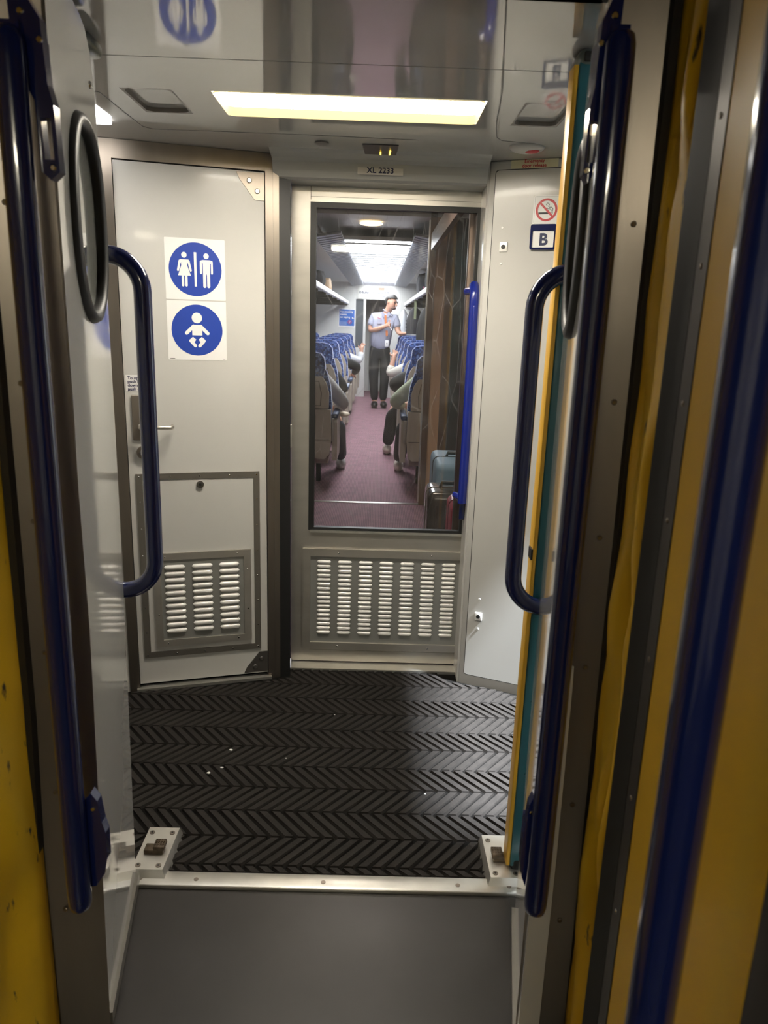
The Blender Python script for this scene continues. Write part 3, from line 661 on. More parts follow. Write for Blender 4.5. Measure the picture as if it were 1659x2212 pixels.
# ================================================================== SIGNS
def sign_frame(name, label, cat, origin, ang, u, z, y=0.0):
    x = origin[0]+u*math.cos(ang)-y*math.sin(ang); yy = origin[1]+u*math.sin(ang)+y*math.cos(ang)
    return thing(name, label, cat, (x, yy, z), ang)
def roundbar(a, b, w, n=6):
    a = Vector(a); b = Vector(b); t = (b-a).normalized(); th0 = math.atan2(t.y, t.x); out = []
    for i in range(n+1): q = th0+PI/2+PI*i/n; out.append((a.x+w/2*math.cos(q), a.y+w/2*math.sin(q)))
    for i in range(n+1): q = th0-PI/2+PI*i/n; out.append((b.x+w/2*math.cos(q), b.y+w/2*math.sin(q)))
    return out
k = 0.001/7.135*0.00153*1000*1.0   # metres per px of the enlarged sticker
def K(x, z): return (x*0.0002105, z*0.0002105)
DY = 0.006
s1 = sign_frame('toilet_sign', 'square white sticker with blue disc of woman and man on the toilet door', 'sign', A, tang, 0.279, 1.529, 0.0058)
MB().prism(rrect(-0.0985, -0.0985, 0.0985, 0.0985, 0.003), -0.0008, 0).build('backing', WHITE, s1)
MB().prism(ell(0, 0, 0.0865, 0.0865, 48), -0.0013, -0.0006).build('disc', SBLUE, s1)
def pict(polys, parent, m=WHITE, y0=-0.0018, y1=-0.0011, name='pictogram'):
    mb = MB()
    for i, p in enumerate(polys): mb.prism(p, y0-0.00002*i, y1)
    return mb.build(name, m, parent)
c = 0.00021
def J(pts): return [((x)*c, (z)*c) for x, z in pts]
cw = -172
w_ = [ell(cw*c, 215*c, 42*c, 44*c, 20), J([(cw-70,145),(cw+70,145),(cw+60,100),(cw+45,60),(cw+100,-100),(cw-100,-100),(cw-45,60),(cw-60,100)]),
      roundbar((( cw-68)*c, 122*c), ((cw-98)*c, -20*c), 34*c), roundbar(((cw+68)*c, 122*c), ((cw+98)*c, -20*c), 34*c), roundbar(((cw-55)*c, 128*c), ((cw+55)*c, 128*c), 34*c),
      roundbar(((cw-27)*c, -60*c), ((cw-27)*c, -250*c), 38*c), roundbar(((cw+27)*c, -60*c), ((cw+27)*c, -250*c), 38*c)]
pict(w_, s1, name='woman_figure')
cm = 172
m_ = [ell(cm*c, 210*c, 42*c, 44*c, 20), J([(cm-55,150),(cm+55,150),(cm+55,-80),(cm-55,-80)]), roundbar(((cm-60)*c,130*c),((cm+60)*c,130*c),40*c),
      roundbar(((cm-86)*c,112*c),((cm-86)*c,-50*c),32*c), roundbar(((cm+86)*c,112*c),((cm+86)*c,-50*c),32*c),
      roundbar(((cm-31)*c,-60*c),((cm-31)*c,-255*c),48*c), roundbar(((cm+31)*c,-60*c),((cm+31)*c,-255*c),48*c), J([(cm-100,135),(cm-60,150),(cm+60,150),(cm+100,135),(cm+102,100),(cm-102,100)])]
pict(m_, s1, name='man_figure')
gap = [roundbar(((cm+x)*c, 92*c), ((cm+x)*c, -30*c), 7*c) for x in (-62, 62)]+[roundbar((cm*c, -70*c), (cm*c, -250*c), 8*c)]
gap += [roundbar(((cw-48)*c, 95*c), ((cw-74)*c, -10*c), 7*c), roundbar(((cw+48)*c, 95*c), ((cw+74)*c, -10*c), 7*c)]
for g_p in gap: pict([g_p], s1, SBLUE, -0.0023, -0.0015, 'pictogram_gap')
pict([J([(-20, 262), (20, 262), (18, -262), (-18, -262)])], s1, name='divider_bar')
s2 = sign_frame('baby_change_sign', 'square white sticker with blue disc of a baby below the toilet sticker', 'sign', A, tang, 0.279, 1.328, 0.0058)
MB().prism(rrect(-0.0985, -0.0985, 0.0985, 0.0985, 0.003), -0.0008, 0).build('backing', WHITE, s2)
MB().prism(ell(0, 0.002, 0.085, 0.085, 48), -0.0013, -0.0006).build('disc', SBLUE, s2)
by = [ell(0, 205*c, 82*c, 84*c, 28), J([(-62,95),(62,95),(80,70),(80,-72),(-80,-72),(-80,70)]), roundbar((-55*c, 72*c), (-168*c, -38*c), 56*c), roundbar((55*c, 72*c), (168*c, -38*c), 56*c)]
for s in (-1, 1):
    by += [J([(s*72,-95),(s*18,-140),(s*60,-200),(s*130,-160)]), roundbar((s*105*c, -160*c), (s*35*c, -238*c), 52*c), roundbar((s*75*c,-128*c),(s*108*c,-160*c),46*c)]
pict(by, s2, name='baby_figure')
# small print lines
for s in (s2,):
    MB().box((-0.092, -0.0012, -0.0945), (-0.076, -0.0007, -0.0930)).build('small_print', INK, s); MB().box((0.085, -0.0012, -0.0945), (0.092, -0.0007, -0.0930)).build('small_print', INK, s)
s3 = sign_frame('instruction_label', 'small white label about pushing the handle down above the lever', 'label', A, tang, 0.085, 1.148, 0.0058)
MB().box((-0.048, -0.0008, -0.028), (0.048, 0, 0.028)).build('backing', WHITE, s3)
for i, tx in enumerate(('To open', 'push handle', 'down and', 'push door')): text(tx, 0.0145, INKB, s3, -0.042, 0.0135-0.0125*i, -0.0012, bold=0.0003)
MB().box((-0.042, -0.0012, -0.0262), (-0.025, -0.0007, -0.0250)).build('small_print', INK, s3)
# car number
s4 = thing('car_number_label', 'pale label reading XL 2233 on the header above the door', 'label', (-0.012, 2.6815, 1.866), 0)
s4.rotation_euler = (math.radians(-14), 0, 0); s4.location = (-0.012, 2.6745, 1.866)
MB().prism(rrect(-0.076, -0.0145, 0.076, 0.0145, 0.002), -0.0012, 0).build('backing', mat('label_grey_white', (0.60, 0.58, 0.54), 0.5), s4)
text('XL 2233', 0.026, INKB, s4, 0, -0.009, -0.0016, 'CENTER', bold=0.0005)
RO = (0.354, 2.69)
s5 = sign_frame('no_smoking_sign', 'white no smoking sticker with red barred circle on the equipment wall', 'sign', RO, rang, 0.202, 1.752, -0.0018)
MB().prism(rrect(-0.044, -0.046, 0.044, 0.046, 0.005), -0.0008, 0).build('backing', WHITE, s5)
MB().prism(rrect(-0.0400, -0.0405, 0.0400, 0.0430, 0.004), -0.0011, -0.0006, holes=[rrect(-0.0394, -0.0399, 0.0394, 0.0424, 0.0035)]).build('border_line', mat('line_grey', (0.2, 0.2, 0.2), 0.5), s5)
MB().box((-0.026, -0.0013, -0.012), (0.012, -0.0008, -0.006)).build('cigarette', INK, s5)
mb = MB()
for x in (0.0145, 0.0185): mb.box((x, -0.0013, -0.012), (x+0.0022, -0.0008, -0.006))
mb.prism(strip2([(0.020,-0.004),(0.021,0.004),(0.017,0.009),(0.008,0.009),(0.005,0.012),(0.008,0.016),(0.006,0.021),(0.001,0.022),(-0.002,0.018),(0.001,0.013)], 0.0018), -0.0013, -0.0008)
mb.prism(strip2([(0.016,-0.004),(0.015,0.002),(0.010,0.004),(0.003,0.004),(0.000,0.009)], 0.0015), -0.0013, -0.0008)
mb.build('smoke_line', INK, s5)
MB().prism(ell(0, 0.001, 0.0355, 0.0355, 40), -0.0018, -0.0008, holes=[ell(0, 0.001, 0.0285, 0.0285, 40)]).build('ring', RED, s5)
MB().prism(strip2([(-0.021, 0.022), (0.021, -0.020)], 0.0065), -0.0019, -0.0008).build('bar', RED, s5)
s6 = sign_frame('door_letter_plate', 'navy framed plate with the letter B below the no smoking sticker', 'sign', RO, rang, 0.199, 1.668, -0.0018)
MB().prism(rrect(-0.043, -0.040, 0.043, 0.040, 0.007), -0.011, 0, holes=[rrect(-0.036, -0.033, 0.036, 0.020, 0.002)]).build('plate_frame', NAVY, s6)
MB().box((-0.037, -0.006, -0.034), (0.037, 0, 0.021)).build('plate_face', WHITE, s6)
text('B', 0.052, INKB, s6, 0.001, -0.025, -0.0064, 'CENTER', bold=0.0018)
s7 = sign_frame('door_release_label', 'cream label reading Emergency door release at the ceiling', 'label', RO, rang, 0.150, 1.895, 0.0)
MB().box((-0.078, -0.0012, -0.012), (0.078, -0.0002, 0.0140)).build('backing', CREAM, s7)
text('Emergency', 0.0150, RED, s7, 0, 0.0045, -0.0016, 'CENTER', bold=0.0003)
text('door release', 0.0155, RED, s7, 0, -0.0095, -0.0016, 'CENTER', bold=0.0003)

# ================================================================== LUGGAGE AREA
S(MB().box((-0.66, 2.9, 0), (-0.62, 5.6, 2.15)).build('wall_luggage_left', BROWN), 'brown wall on the left between glazed door and saloon')
S(MB().box((-1.35, 2.9, 2.14), (1.30, 5.66, 2.18)).build('ceiling', mat('brown_ceiling', (0.13, 0.105, 0.11), 0.2, coat=0.4)), 'dark brown ceiling over the luggage area')
S(MB().box((1.25, 2.9, 0), (1.30, 5.66, 2.15)).build('wall_luggage_right', mat('bay_dark', (0.10, 0.045, 0.03), 0.4)), 'dark brown back wall of the luggage bay')
for i, y in enumerate((3.6, 4.4, 5.1)):
    MB().box((-0.62, y, 2.13), (1.25, y+0.02, 2.14)).build('trim_1%d' % i, BROWN); S(bpy.data.objects['trim_1%d' % i], 'dark ceiling batten over the luggage area, %s' % ('nearest', 'middle', 'farthest')[i])
pt = struct('wall_partition', 'tan partition between luggage bay and seats')
MB().box((0.345, 5.62, 0), (0.392, 5.70, 2.14)).build('end_post', BRONZE, pt)
MB().box((0.392, 5.64, 0), (0.47, 5.68, 2.14)).build('tan_panel', TAN, pt)
MB().box((0.47, 5.61, 0), (0.535, 5.68, 2.14)).build('steel_post', BRONZE, pt)
MB().box((0.535, 5.64, 0), (1.25, 5.68, 2.14)).build('dark_panel', BROWN, pt)
MB().box((-1.35, 5.62, 0), (-0.62, 5.68, 2.14)).build('dark_panel', BROWN, pt)
MB().box((0.335, 5.63, 0.02), (0.345, 5.65, 2.09)).build('bright_edge', BRIGHT, pt)
S(MB().bbox((-0.62, 5.62, -0.001), (0.345, 5.66, 0.006), 0.002).build('trim_13', BRIGHT), 'white metal strip across the carpet at the saloon entrance')
lr = thing('luggage_rack', 'bronze luggage rack frame with shelves in the bay', 'luggage rack', (0.36, 2.96, 0))
MB().bbox((-0.035, -0.02, 0), (0.0, 0.015, 2.12), 0.004).build('post', BRONZE, lr)
for y in (1.3, 2.5): MB().bbox((0.34, y-0.015, 0), (0.37, y+0.015, 2.12), 0.004).build('post', BRONZE, lr)
for z in (1.06, 1.46):
    MB().box((0.34, 0.02, z-0.02), (0.88, 2.5, z)).build('shelf', mat('shelf_brown', (0.20, 0.12, 0.07), 0.45), lr)
    MB().tube([(0.33, 0.0, z+0.03), (0.33, 2.5, z+0.03)], 0.010, 8).build('shelf_rail', BRONZE, lr)
MB().box((-0.01, 0.0, 1.88), (0.02, 2.60, 1.99)).build('fascia', BROWN, lr)
for i in range(5): MB().box((0.84, 0.1+0.5*i, 0.02), (0.86, 0.28+0.5*i, 1.9)).build('back_slat', mat('slat_orange', (0.30, 0.13, 0.04), 0.5), lr)
t = thing('ceiling_light', 'warm oval glow standing in for a reflection of the vestibule light', 'ceiling light', (-0.085, 5.98, 2.095))  # glowing ball modelled in place of the vestibule light's reflection in glass
MB().ball((0, 0, 0), 0.09, (1, 0.6, 0.2), u=20, v=8).build('diffuser', emit('reflection_glow', (1.0, 0.75, 0.42), 2.0), t)
t = thing('ceiling_light', 'added unseen fill lamp over the luggage area just behind the glazed door', 'ceiling light', (0.0, 3.9, 2.14))  # added out of view to brighten the partition and first seats
MB().bbox((-0.25, -0.12, -0.02), (0.25, 0.12, -0.001), 0.004).build('diffuser', emit('luggage_fill_glow', (1.0, 0.9, 0.78), 14.0), t)
# suitcases
def suitcase(label, x0, x1, y0, y1, h, m, mt_, ribs=0, handle=True):
    t = thing('suitcase', label, 'suitcase', ((x0+x1)/2, (y0+y1)/2, 0)); w, d = (x1-x0)/2, (y1-y0)/2
    MB().bbox((-w, -d, 0.03), (w, d, h), 0.035, seg=4).build('shell', m, t)
    MB().prism(rrect(-w-0.003, 0.027, w+0.003, h+0.003, 0.036), -0.006, 0.006, holes=[rrect(-w+0.02, 0.05, w-0.02, h-0.02, 0.03)]).build('zip_band', mt_, t)
    for sx in (-1, 1):
        for sy in (-1, 1): MB().tube([(sx*(w-0.03)-0.012, sy*(d-0.03), 0.02), (sx*(w-0.03)+0.012, sy*(d-0.03), 0.02)], 0.02, 12).build('wheel', BLACK, t)
    if handle: MB().tube([(-w*0.5, 0, h-0.004), (-w*0.45, 0, h+0.022), (w*0.45, 0, h+0.022), (w*0.5, 0, h-0.004)], 0.010, 10).build('top_handle', BLACK, t)
    for i in range(ribs):
        xx = -w*0.7+1.4*w*i/max(1, ribs-1); MB().bbox((xx-0.006, -d-0.004, 0.08), (xx+0.006, -d+0.01, h-0.06), 0.003).build('rib', m, t)
    return t
suitcase('soft blue grey suitcase with black carry handle at the back of the bay', 0.325, 0.62, 3.86, 4.36, 0.655, mat('case_blue', (0.16, 0.25, 0.33), 0.6), DARK)
c2 = suitcase('glossy dark bronze hard suitcase in front of the blue grey one', 0.255, 0.53, 3.42, 3.70, 0.60, mat('case_bronze', (0.10, 0.085, 0.065), 0.22, metal=0.3, coat=0.4), BRONZE, 5)
suitcase('pink red hard suitcase nearest the glazed door', 0.335, 0.58, 3.10, 3.36, 0.62, mat('case_pink', (0.55, 0.06, 0.10), 0.35), mat('case_pink_dark', (0.3, 0.02, 0.05), 0.4), 4, False)
tgx = thing('luggage_tag', 'red luggage tag hanging at the corner of the bronze suitcase', 'luggage tag', (0.262, 3.41, 0.30))
MB().tube([(0.01, 0.01, 0.10), (0.0, -0.006, 0.12), (-0.01, 0.0, 0.10), (0, -0.004, 0.07)], 0.003, 8).build('strap_ring', CHROME, tgx)
MB().prism([(-0.02, -0.05), (0.022, -0.09), (0.03, 0.05), (0.0, 0.075), (-0.022, 0.05)], -0.008, 0.0).build('tag_body', mat('tag_red', (0.5, 0.02, 0.05), 0.6), tgx)

# ================================================================== SALOON
XL, XR = -1.46, 1.34
S(MB().box((XL-0.05, 5.66, 0), (XL, 14.1, 2.2)).build('wall_saloon_left', SWALL), 'pale side wall of the saloon on the left')
S(MB().box((XR, 5.66, 0), (XR+0.05, 14.1, 2.2)).build('wall_saloon_right', SWALL), 'pale side wall of the saloon on the right')
mb = MB(); mb.box((XL, 5.66, 2.05), (-0.52, 14.1, 2.12)); mb.box((0.46, 5.66, 2.05), (XR, 14.1, 2.12)); mb.box((XL, 5.62, 2.11), (XR, 14.1, 2.18))
S(mb.build('ceiling', SWALL), 'pale saloon ceiling above the racks')
sl = thing('saloon_light', 'long glowing cross-ribbed ceiling light of the saloon', 'ceiling light', (-0.03, 6.45, 2.0))
emS = emit('saloon_glow', (0.93, 0.97, 1.0), SALOON)
pm = MB().bbox((-0.27, 0, 0), (0.27, 0.47, 0.02), 0.004).build('light_panel', emS, sl)
for i in range(1, 15):
    o = pm.copy(); COL.objects.link(o); o.parent = sl; o.location = (0, 0.50*i, 0)
bl = MB().box((-0.27, -0.008, -0.011), (0.27, 0.008, 0.0)).build('cross_blade', mat('blade_grey', (0.06, 0.06, 0.07), 0.5), sl)
for i in range(1, 30):
    o = bl.copy(); COL.objects.link(o); o.parent = sl; o.location = (0, 0.25*i, 0)
MB().box((-0.30, -0.02, 0.02), (0.30, 7.55, 0.05)).build('housing', mat('light_housing', (0.25, 0.25, 0.27), 0.4), sl)
for sx, lb in ((-1, 'dark ribbed ceiling grille left of the saloon light'), (1, 'dark ribbed ceiling grille right of the saloon light')):
    t = thing('ceiling_grille', lb, 'grille', (-0.03+sx*0.28, 5.9, 2.0), 0, 'ribbed ceiling grilles')
    MB().add([(0, 0, 0.015), (sx*0.20, 0, -0.02), (sx*0.20, 8.1, -0.02), (0, 8.1, 0.015), (0, 0, 0.03), (sx*0.20, 0, -0.005), (sx*0.20, 8.1, -0.005), (0, 8.1, 0.03)], [(0,1,2,3),(4,5,6,7),(0,1,5,4),(1,2,6,5),(2,3,7,6),(3,0,4,7)]).build('backing', mat('grille_dark', (0.05, 0.055, 0.065), 0.4), t)
    me = None
    for i in range(54):
        if me is None:
            o = MB().add([(0, 0, 0.011), (sx*0.20, 0, -0.024), (sx*0.20, 0.06, -0.024), (0, 0.06, 0.011), (0, 0, 0.016), (sx*0.20, 0, -0.019), (sx*0.20, 0.06, -0.019), (0, 0.06, 0.016)], [(0,1,2,3),(4,5,6,7),(0,1,5,4),(1,2,6,5),(2,3,7,6),(3,0,4,7)]).build('slat', mat('slat_grey', (0.28, 0.30, 0.34), 0.35, metal=0.3), t); me = o.data
        else: o = bpy.data.objects.new('slat', me); COL.objects.link(o); o.parent = t
        o.location = (0, 0.02+0.15*i, 0)
# luggage racks
def rack(x_in, x_wall, label):
    s = 1 if x_wall > x_in else -1
    t = thing('overhead_rack', label, 'luggage rack', (x_in, 5.9, 1.67), 0, 'overhead racks along the saloon')
    MB().bbox((-0.02, 0, -0.01), (0.02, 8.1, 0.045), 0.01).build('front_rail', mat('rack_white', (0.65, 0.66, 0.66), 0.35, metal=0.2), t)
    W = abs(x_wall-x_in)
    for i in range(7):
        a = 0.06+W*0.9*i/7
        MB().box((s*a if s > 0 else -a-0.045, 0.02, 0.0), (s*a+0.045 if s > 0 else -a, 8.1, 0.014)).build('slat', mat('rack_slat', (0.25, 0.26, 0.27), 0.4, metal=0.3), t)
    for j in range(8):
        y = 0.3+1.05*j; MB().box((min(0, s*W), y, -0.035), (max(0, s*W), y+0.03, 0.0)).build('bracket', DARK, t)
    return t
rack(-0.585, XL, 'left overhead rack with white front rail and bags on top')
rack(0.455, XR, 'right overhead rack with white front rail and a backpack')
def bag(name, label, loc, size, m, m2, straps=True, rz=0):
    t = thing(name, label, 'bag', loc, rz); a, b, c_ = size
    bm = bmesh.new(); bmesh.ops.create_cube(bm, size=1); bmesh.ops.subdivide_edges(bm, edges=bm.edges[:], cuts=5, use_grid_fill=True)
    rs = random.Random(int(abs(loc[0]*100)+loc[1]*10))
    for v in bm.verts:
        p = v.co; q = p.normalized()*0.62; p2 = p.lerp(q, 0.45); v.co = Vector((p2.x*a, p2.y*b, (p2.z+0.5)*c_))+Vector((rs.uniform(-1, 1), rs.uniform(-1, 1), rs.uniform(-.5, .5)))*0.008
    lo = min(v.co.z for v in bm.verts)
    for v in bm.verts: v.co.z -= lo
    MB().frombm(bm).build('bag_body', m, t)
    MB().tube([(-a*0.3, -b*0.45, c_*0.55), (-a*0.2, -b*0.40, c_*0.98), (a*0.1, -b*0.2, c_*1.12), (a*0.3, -b*0.1, c_*0.95)], 0.012, 8).build('strap', m2, t)
    MB().bbox((-a*0.3, -b*0.52, c_*0.15), (a*0.3, -b*0.42, c_*0.5), 0.01).build('pocket', m2, t)
    return t
rp = thing('rack_post', 'thin black post under the left overhead rack', 'post', (-0.82, 8.8, 0.0))
MB().tube([(0, 0, 0.0), (0, 0, 1.62)], 0.014, 10).build('post', BLACK, rp)
bk = mat('bag_black', (0.012, 0.012, 0.014), 0.85, spec=0.2); bg = mat('bag_dark_grey', (0.035, 0.035, 0.04), 0.85, spec=0.2); bt = mat('bag_tan', (0.35, 0.24, 0.15), 0.7)
bag('duffel_bag', 'bulky black duffel bag nearest on the left overhead rack', (-0.85, 7.4, 1.686), (0.42, 0.9, 0.21), bk, bg)
bag('shoulder_bag', 'black bag with pale strap behind the duffel on the left rack', (-0.80, 8.6, 1.686), (0.34, 0.6, 0.20), bk, mat('strap_pale', (0.5, 0.5, 0.48), 0.5))
bag('tote_bag', 'small tan bag at the edge of the left rack', (-0.73, 9.6, 1.686), (0.22, 0.35, 0.18), bt, bk)
bag('red_bag', 'dark red bag high on the left rack behind the duffel', (-1.24, 8.0, 1.686), (0.3, 0.5, 0.33), mat('bag_red', (0.22, 0.03, 0.03), 0.6), bk)
bag('backpack', 'dark grey backpack with purple trim hanging over the right rack edge', (0.64, 10.2, 1.686), (0.3, 0.45, 0.30), bg, mat('bag_purple', (0.25, 0.03, 0.10), 0.6))
bag('duffel_bag', 'black holdall nearest on the right overhead rack', (0.71, 8.6, 1.686), (0.4, 0.8, 0.30), bk, bg)
# curtains / windows left and right
def curtain(x, y0, label, m):
    mb = MB(); n = 30; s = 1 if x < 0 else -1
    P_ = [(x+s*(0.02+0.016*math.sin(i*1.25)), y0+0.40*i/n) for i in range(n+1)]
    vs = [(a, b, 0.92) for a, b in P_]+[(a, b, 1.60) for a, b in P_]; mb.add(vs, [(i, i+1, i+n+2, i+n+1) for i in range(n)], None, True)
    o = mb.build('curtain', m); md = o.modifiers.new('t', 'SOLIDIFY'); md.thickness = 0.004; return tag(o, label, 'curtain', 'grey window curtains')
cm_ = mat('curtain_grey', (0.16, 0.16, 0.165), 0.9)
nm_ = ['nearest', 'second', 'third', 'fourth', 'fifth', 'farthest']
for i in range(6):
    curtain(XL+0.01, 7.2+1.15*i, 'pleated grey curtain, %s along the left wall' % nm_[i], cm_)
    curtain(XR-0.01, 7.2+1.15*i, 'pleated grey curtain, %s along the right wall' % nm_[i], cm_)
    for X_, sd in ((XL, 'left'), (XR, 'right')):
        s = 1 if X_ < 0 else -1
        wd = struct('window_%d' % (i+1 if X_ < 0 else i+7), 'dark saloon window, %s on the %s' % (nm_[i], sd), (X_, 7.62+1.15*i, 0))
        MB().box((min(0, s*0.012), 0.0, 0.95), (max(0, s*0.012), 0.70, 1.58)).build('window_frame', ALU, wd)
        MB().box((min(s*0.010, s*0.015), 0.03, 0.98), (max(s*0.010, s*0.015), 0.67, 1.55)).build('window_pane', mat('night_glass', (0.01, 0.012, 0.015), 0.05), wd)
# far bulkhead with doorway
fb = struct('wall_far', 'pale far bulkhead of the saloon with sign panel and doorway')
mb = MB(); Yb = 14.0
mb.box((XL, Yb, 0), (-0.44, Yb+0.05, 2.18)); mb.box((-0.44, Yb, 1.755), (0.16, Yb+0.05, 2.18)); mb.box((0.16, Yb, 0), (XR, Yb+0.05, 2.18)); mb.box((-0.30, Yb, 0), (-0.255, Yb+0.05, 1.755)); mb.box((-0.44, Yb, 0), (-0.30, Yb+0.05, 0.9))
mb.build('bulkhead_panel', SWALL, fb)
MB().box((-0.44, Yb+0.02, 0.9), (-0.30, Yb+0.03, 1.755)).build('side_pane', mat('far_glass', (0.10, 0.11, 0.12), 0.1), fb)
MB().box((-0.50, Yb+1.2, 0), (0.5, Yb+1.24, 2.18)).build('far_vestibule_wall', SWALL, fb)
MB().box((-0.20, Yb+1.18, 0.02), (0.25, Yb+1.2, 1.72)).build('far_door', mat('far_door_grey', (0.45, 0.46, 0.46), 0.4), fb)
MB().box((-0.02, Yb+1.165, 1.52), (0.12, Yb+1.18, 1.66)).build('far_door_sticker', WHITE, fb)
MB().box((-0.6, Yb+0.05, 2.0), (0.5, Yb+1.25, 2.05)).build('far_vestibule_ceiling', DARK, fb)
sg = thing('direction_sign', 'white overhead direction sign for buffet and toilets on the far bulkhead', 'sign', (-0.13, Yb-0.002, 1.86))
MB().box((-0.28, -0.008, -0.095), (0.28, 0, 0.12)).build('backing', mat('sign_offwhite', (0.60, 0.60, 0.56), 0.5), sg)
g_ = mat('sign_blue_ink', (0.01, 0.015, 0.08), 0.7, spec=0.2)
text('Buffet', 0.055, g_, sg, -0.205, 0.0, -0.010, bold=0.0008); text('Toilets', 0.055, g_, sg, 0.015, 0.0, -0.010, bold=0.0004); text('No smoking', 0.042, g_, sg, 0.045, -0.06, -0.010)
for x, z in ((-0.235, 0.018), (-0.01, 0.018), (0.215, 0.018), (0.262, 0.018)): MB().prism(ell(x, z, 0.019, 0.019, 16), -0.011, -0.008, holes=[ell(x, z, 0.012, 0.012, 16)]).build('symbol', g_, sg)
MB().prism(ell(0.03, 0.085, 0.024, 0.024, 20), -0.011, -0.008, holes=[ell(0.03, 0.085, 0.017, 0.017, 20)]).build('symbol', g_, sg)
MB().prism(ell(0.01, -0.047, 0.016, 0.016, 16), -0.011, -0.008, holes=[ell(0.01, -0.047, 0.011, 0.011, 16)]).build('symbol', mat('sign_orange', (0.5, 0.2, 0.1), 0.5), sg)
MB().box((0.09, -0.011, 0.062), (0.20, -0.008, 0.112)).build('vent_patch', mat('patch_brown', (0.22, 0.17, 0.13), 0.5), sg)
po = thing('no_vaping_poster', 'blue poster reading No smoking means no vaping on the far bulkhead', 'poster', (-0.60, Yb-0.002, 1.42))
MB().box((-0.150, -0.004, -0.165), (0.150, 0, 0.160)).build('border', WHITE, po)
MB().box((-0.138, -0.006, -0.140), (0.138, -0.003, 0.150)).build('poster_sheet', mat('poster_blue', (0.03, 0.13, 0.48), 0.4), po)
for i, tx in enumerate(('No smoking', 'means', 'no vaping')): text(tx, 0.048, WHITE, po, -0.125, 0.095-0.048*i, -0.008, bold=0.0008)
MB().prism(ell(0.055, -0.07, 0.036, 0.036, 24), -0.009, -0.006, holes=[ell(0.055, -0.07, 0.028, 0.028, 24)]).build('ring', RED, po)
MB().prism(strip2([(0.03, -0.045), (0.08, -0.095)], 0.009), -0.009, -0.006).build('bar', RED, po)
MB().prism([(0.045, -0.09), (0.055, -0.05), (0.066, -0.052), (0.058, -0.09)], -0.0085, -0.006).build('device', WHITE, po)
MB().prism([(0.09, 0.02), (0.135, -0.005), (0.105, -0.008), (0.10, -0.02)], -0.0085, -0.006).build('bird', WHITE, po)
for i in range(4): MB().box((-0.125, -0.0075, -0.075-0.016*i), (0.0, -0.006, -0.070-0.016*i)).build('small_print', mat('print_pale', (0.4, 0.5, 0.7), 0.5), po)

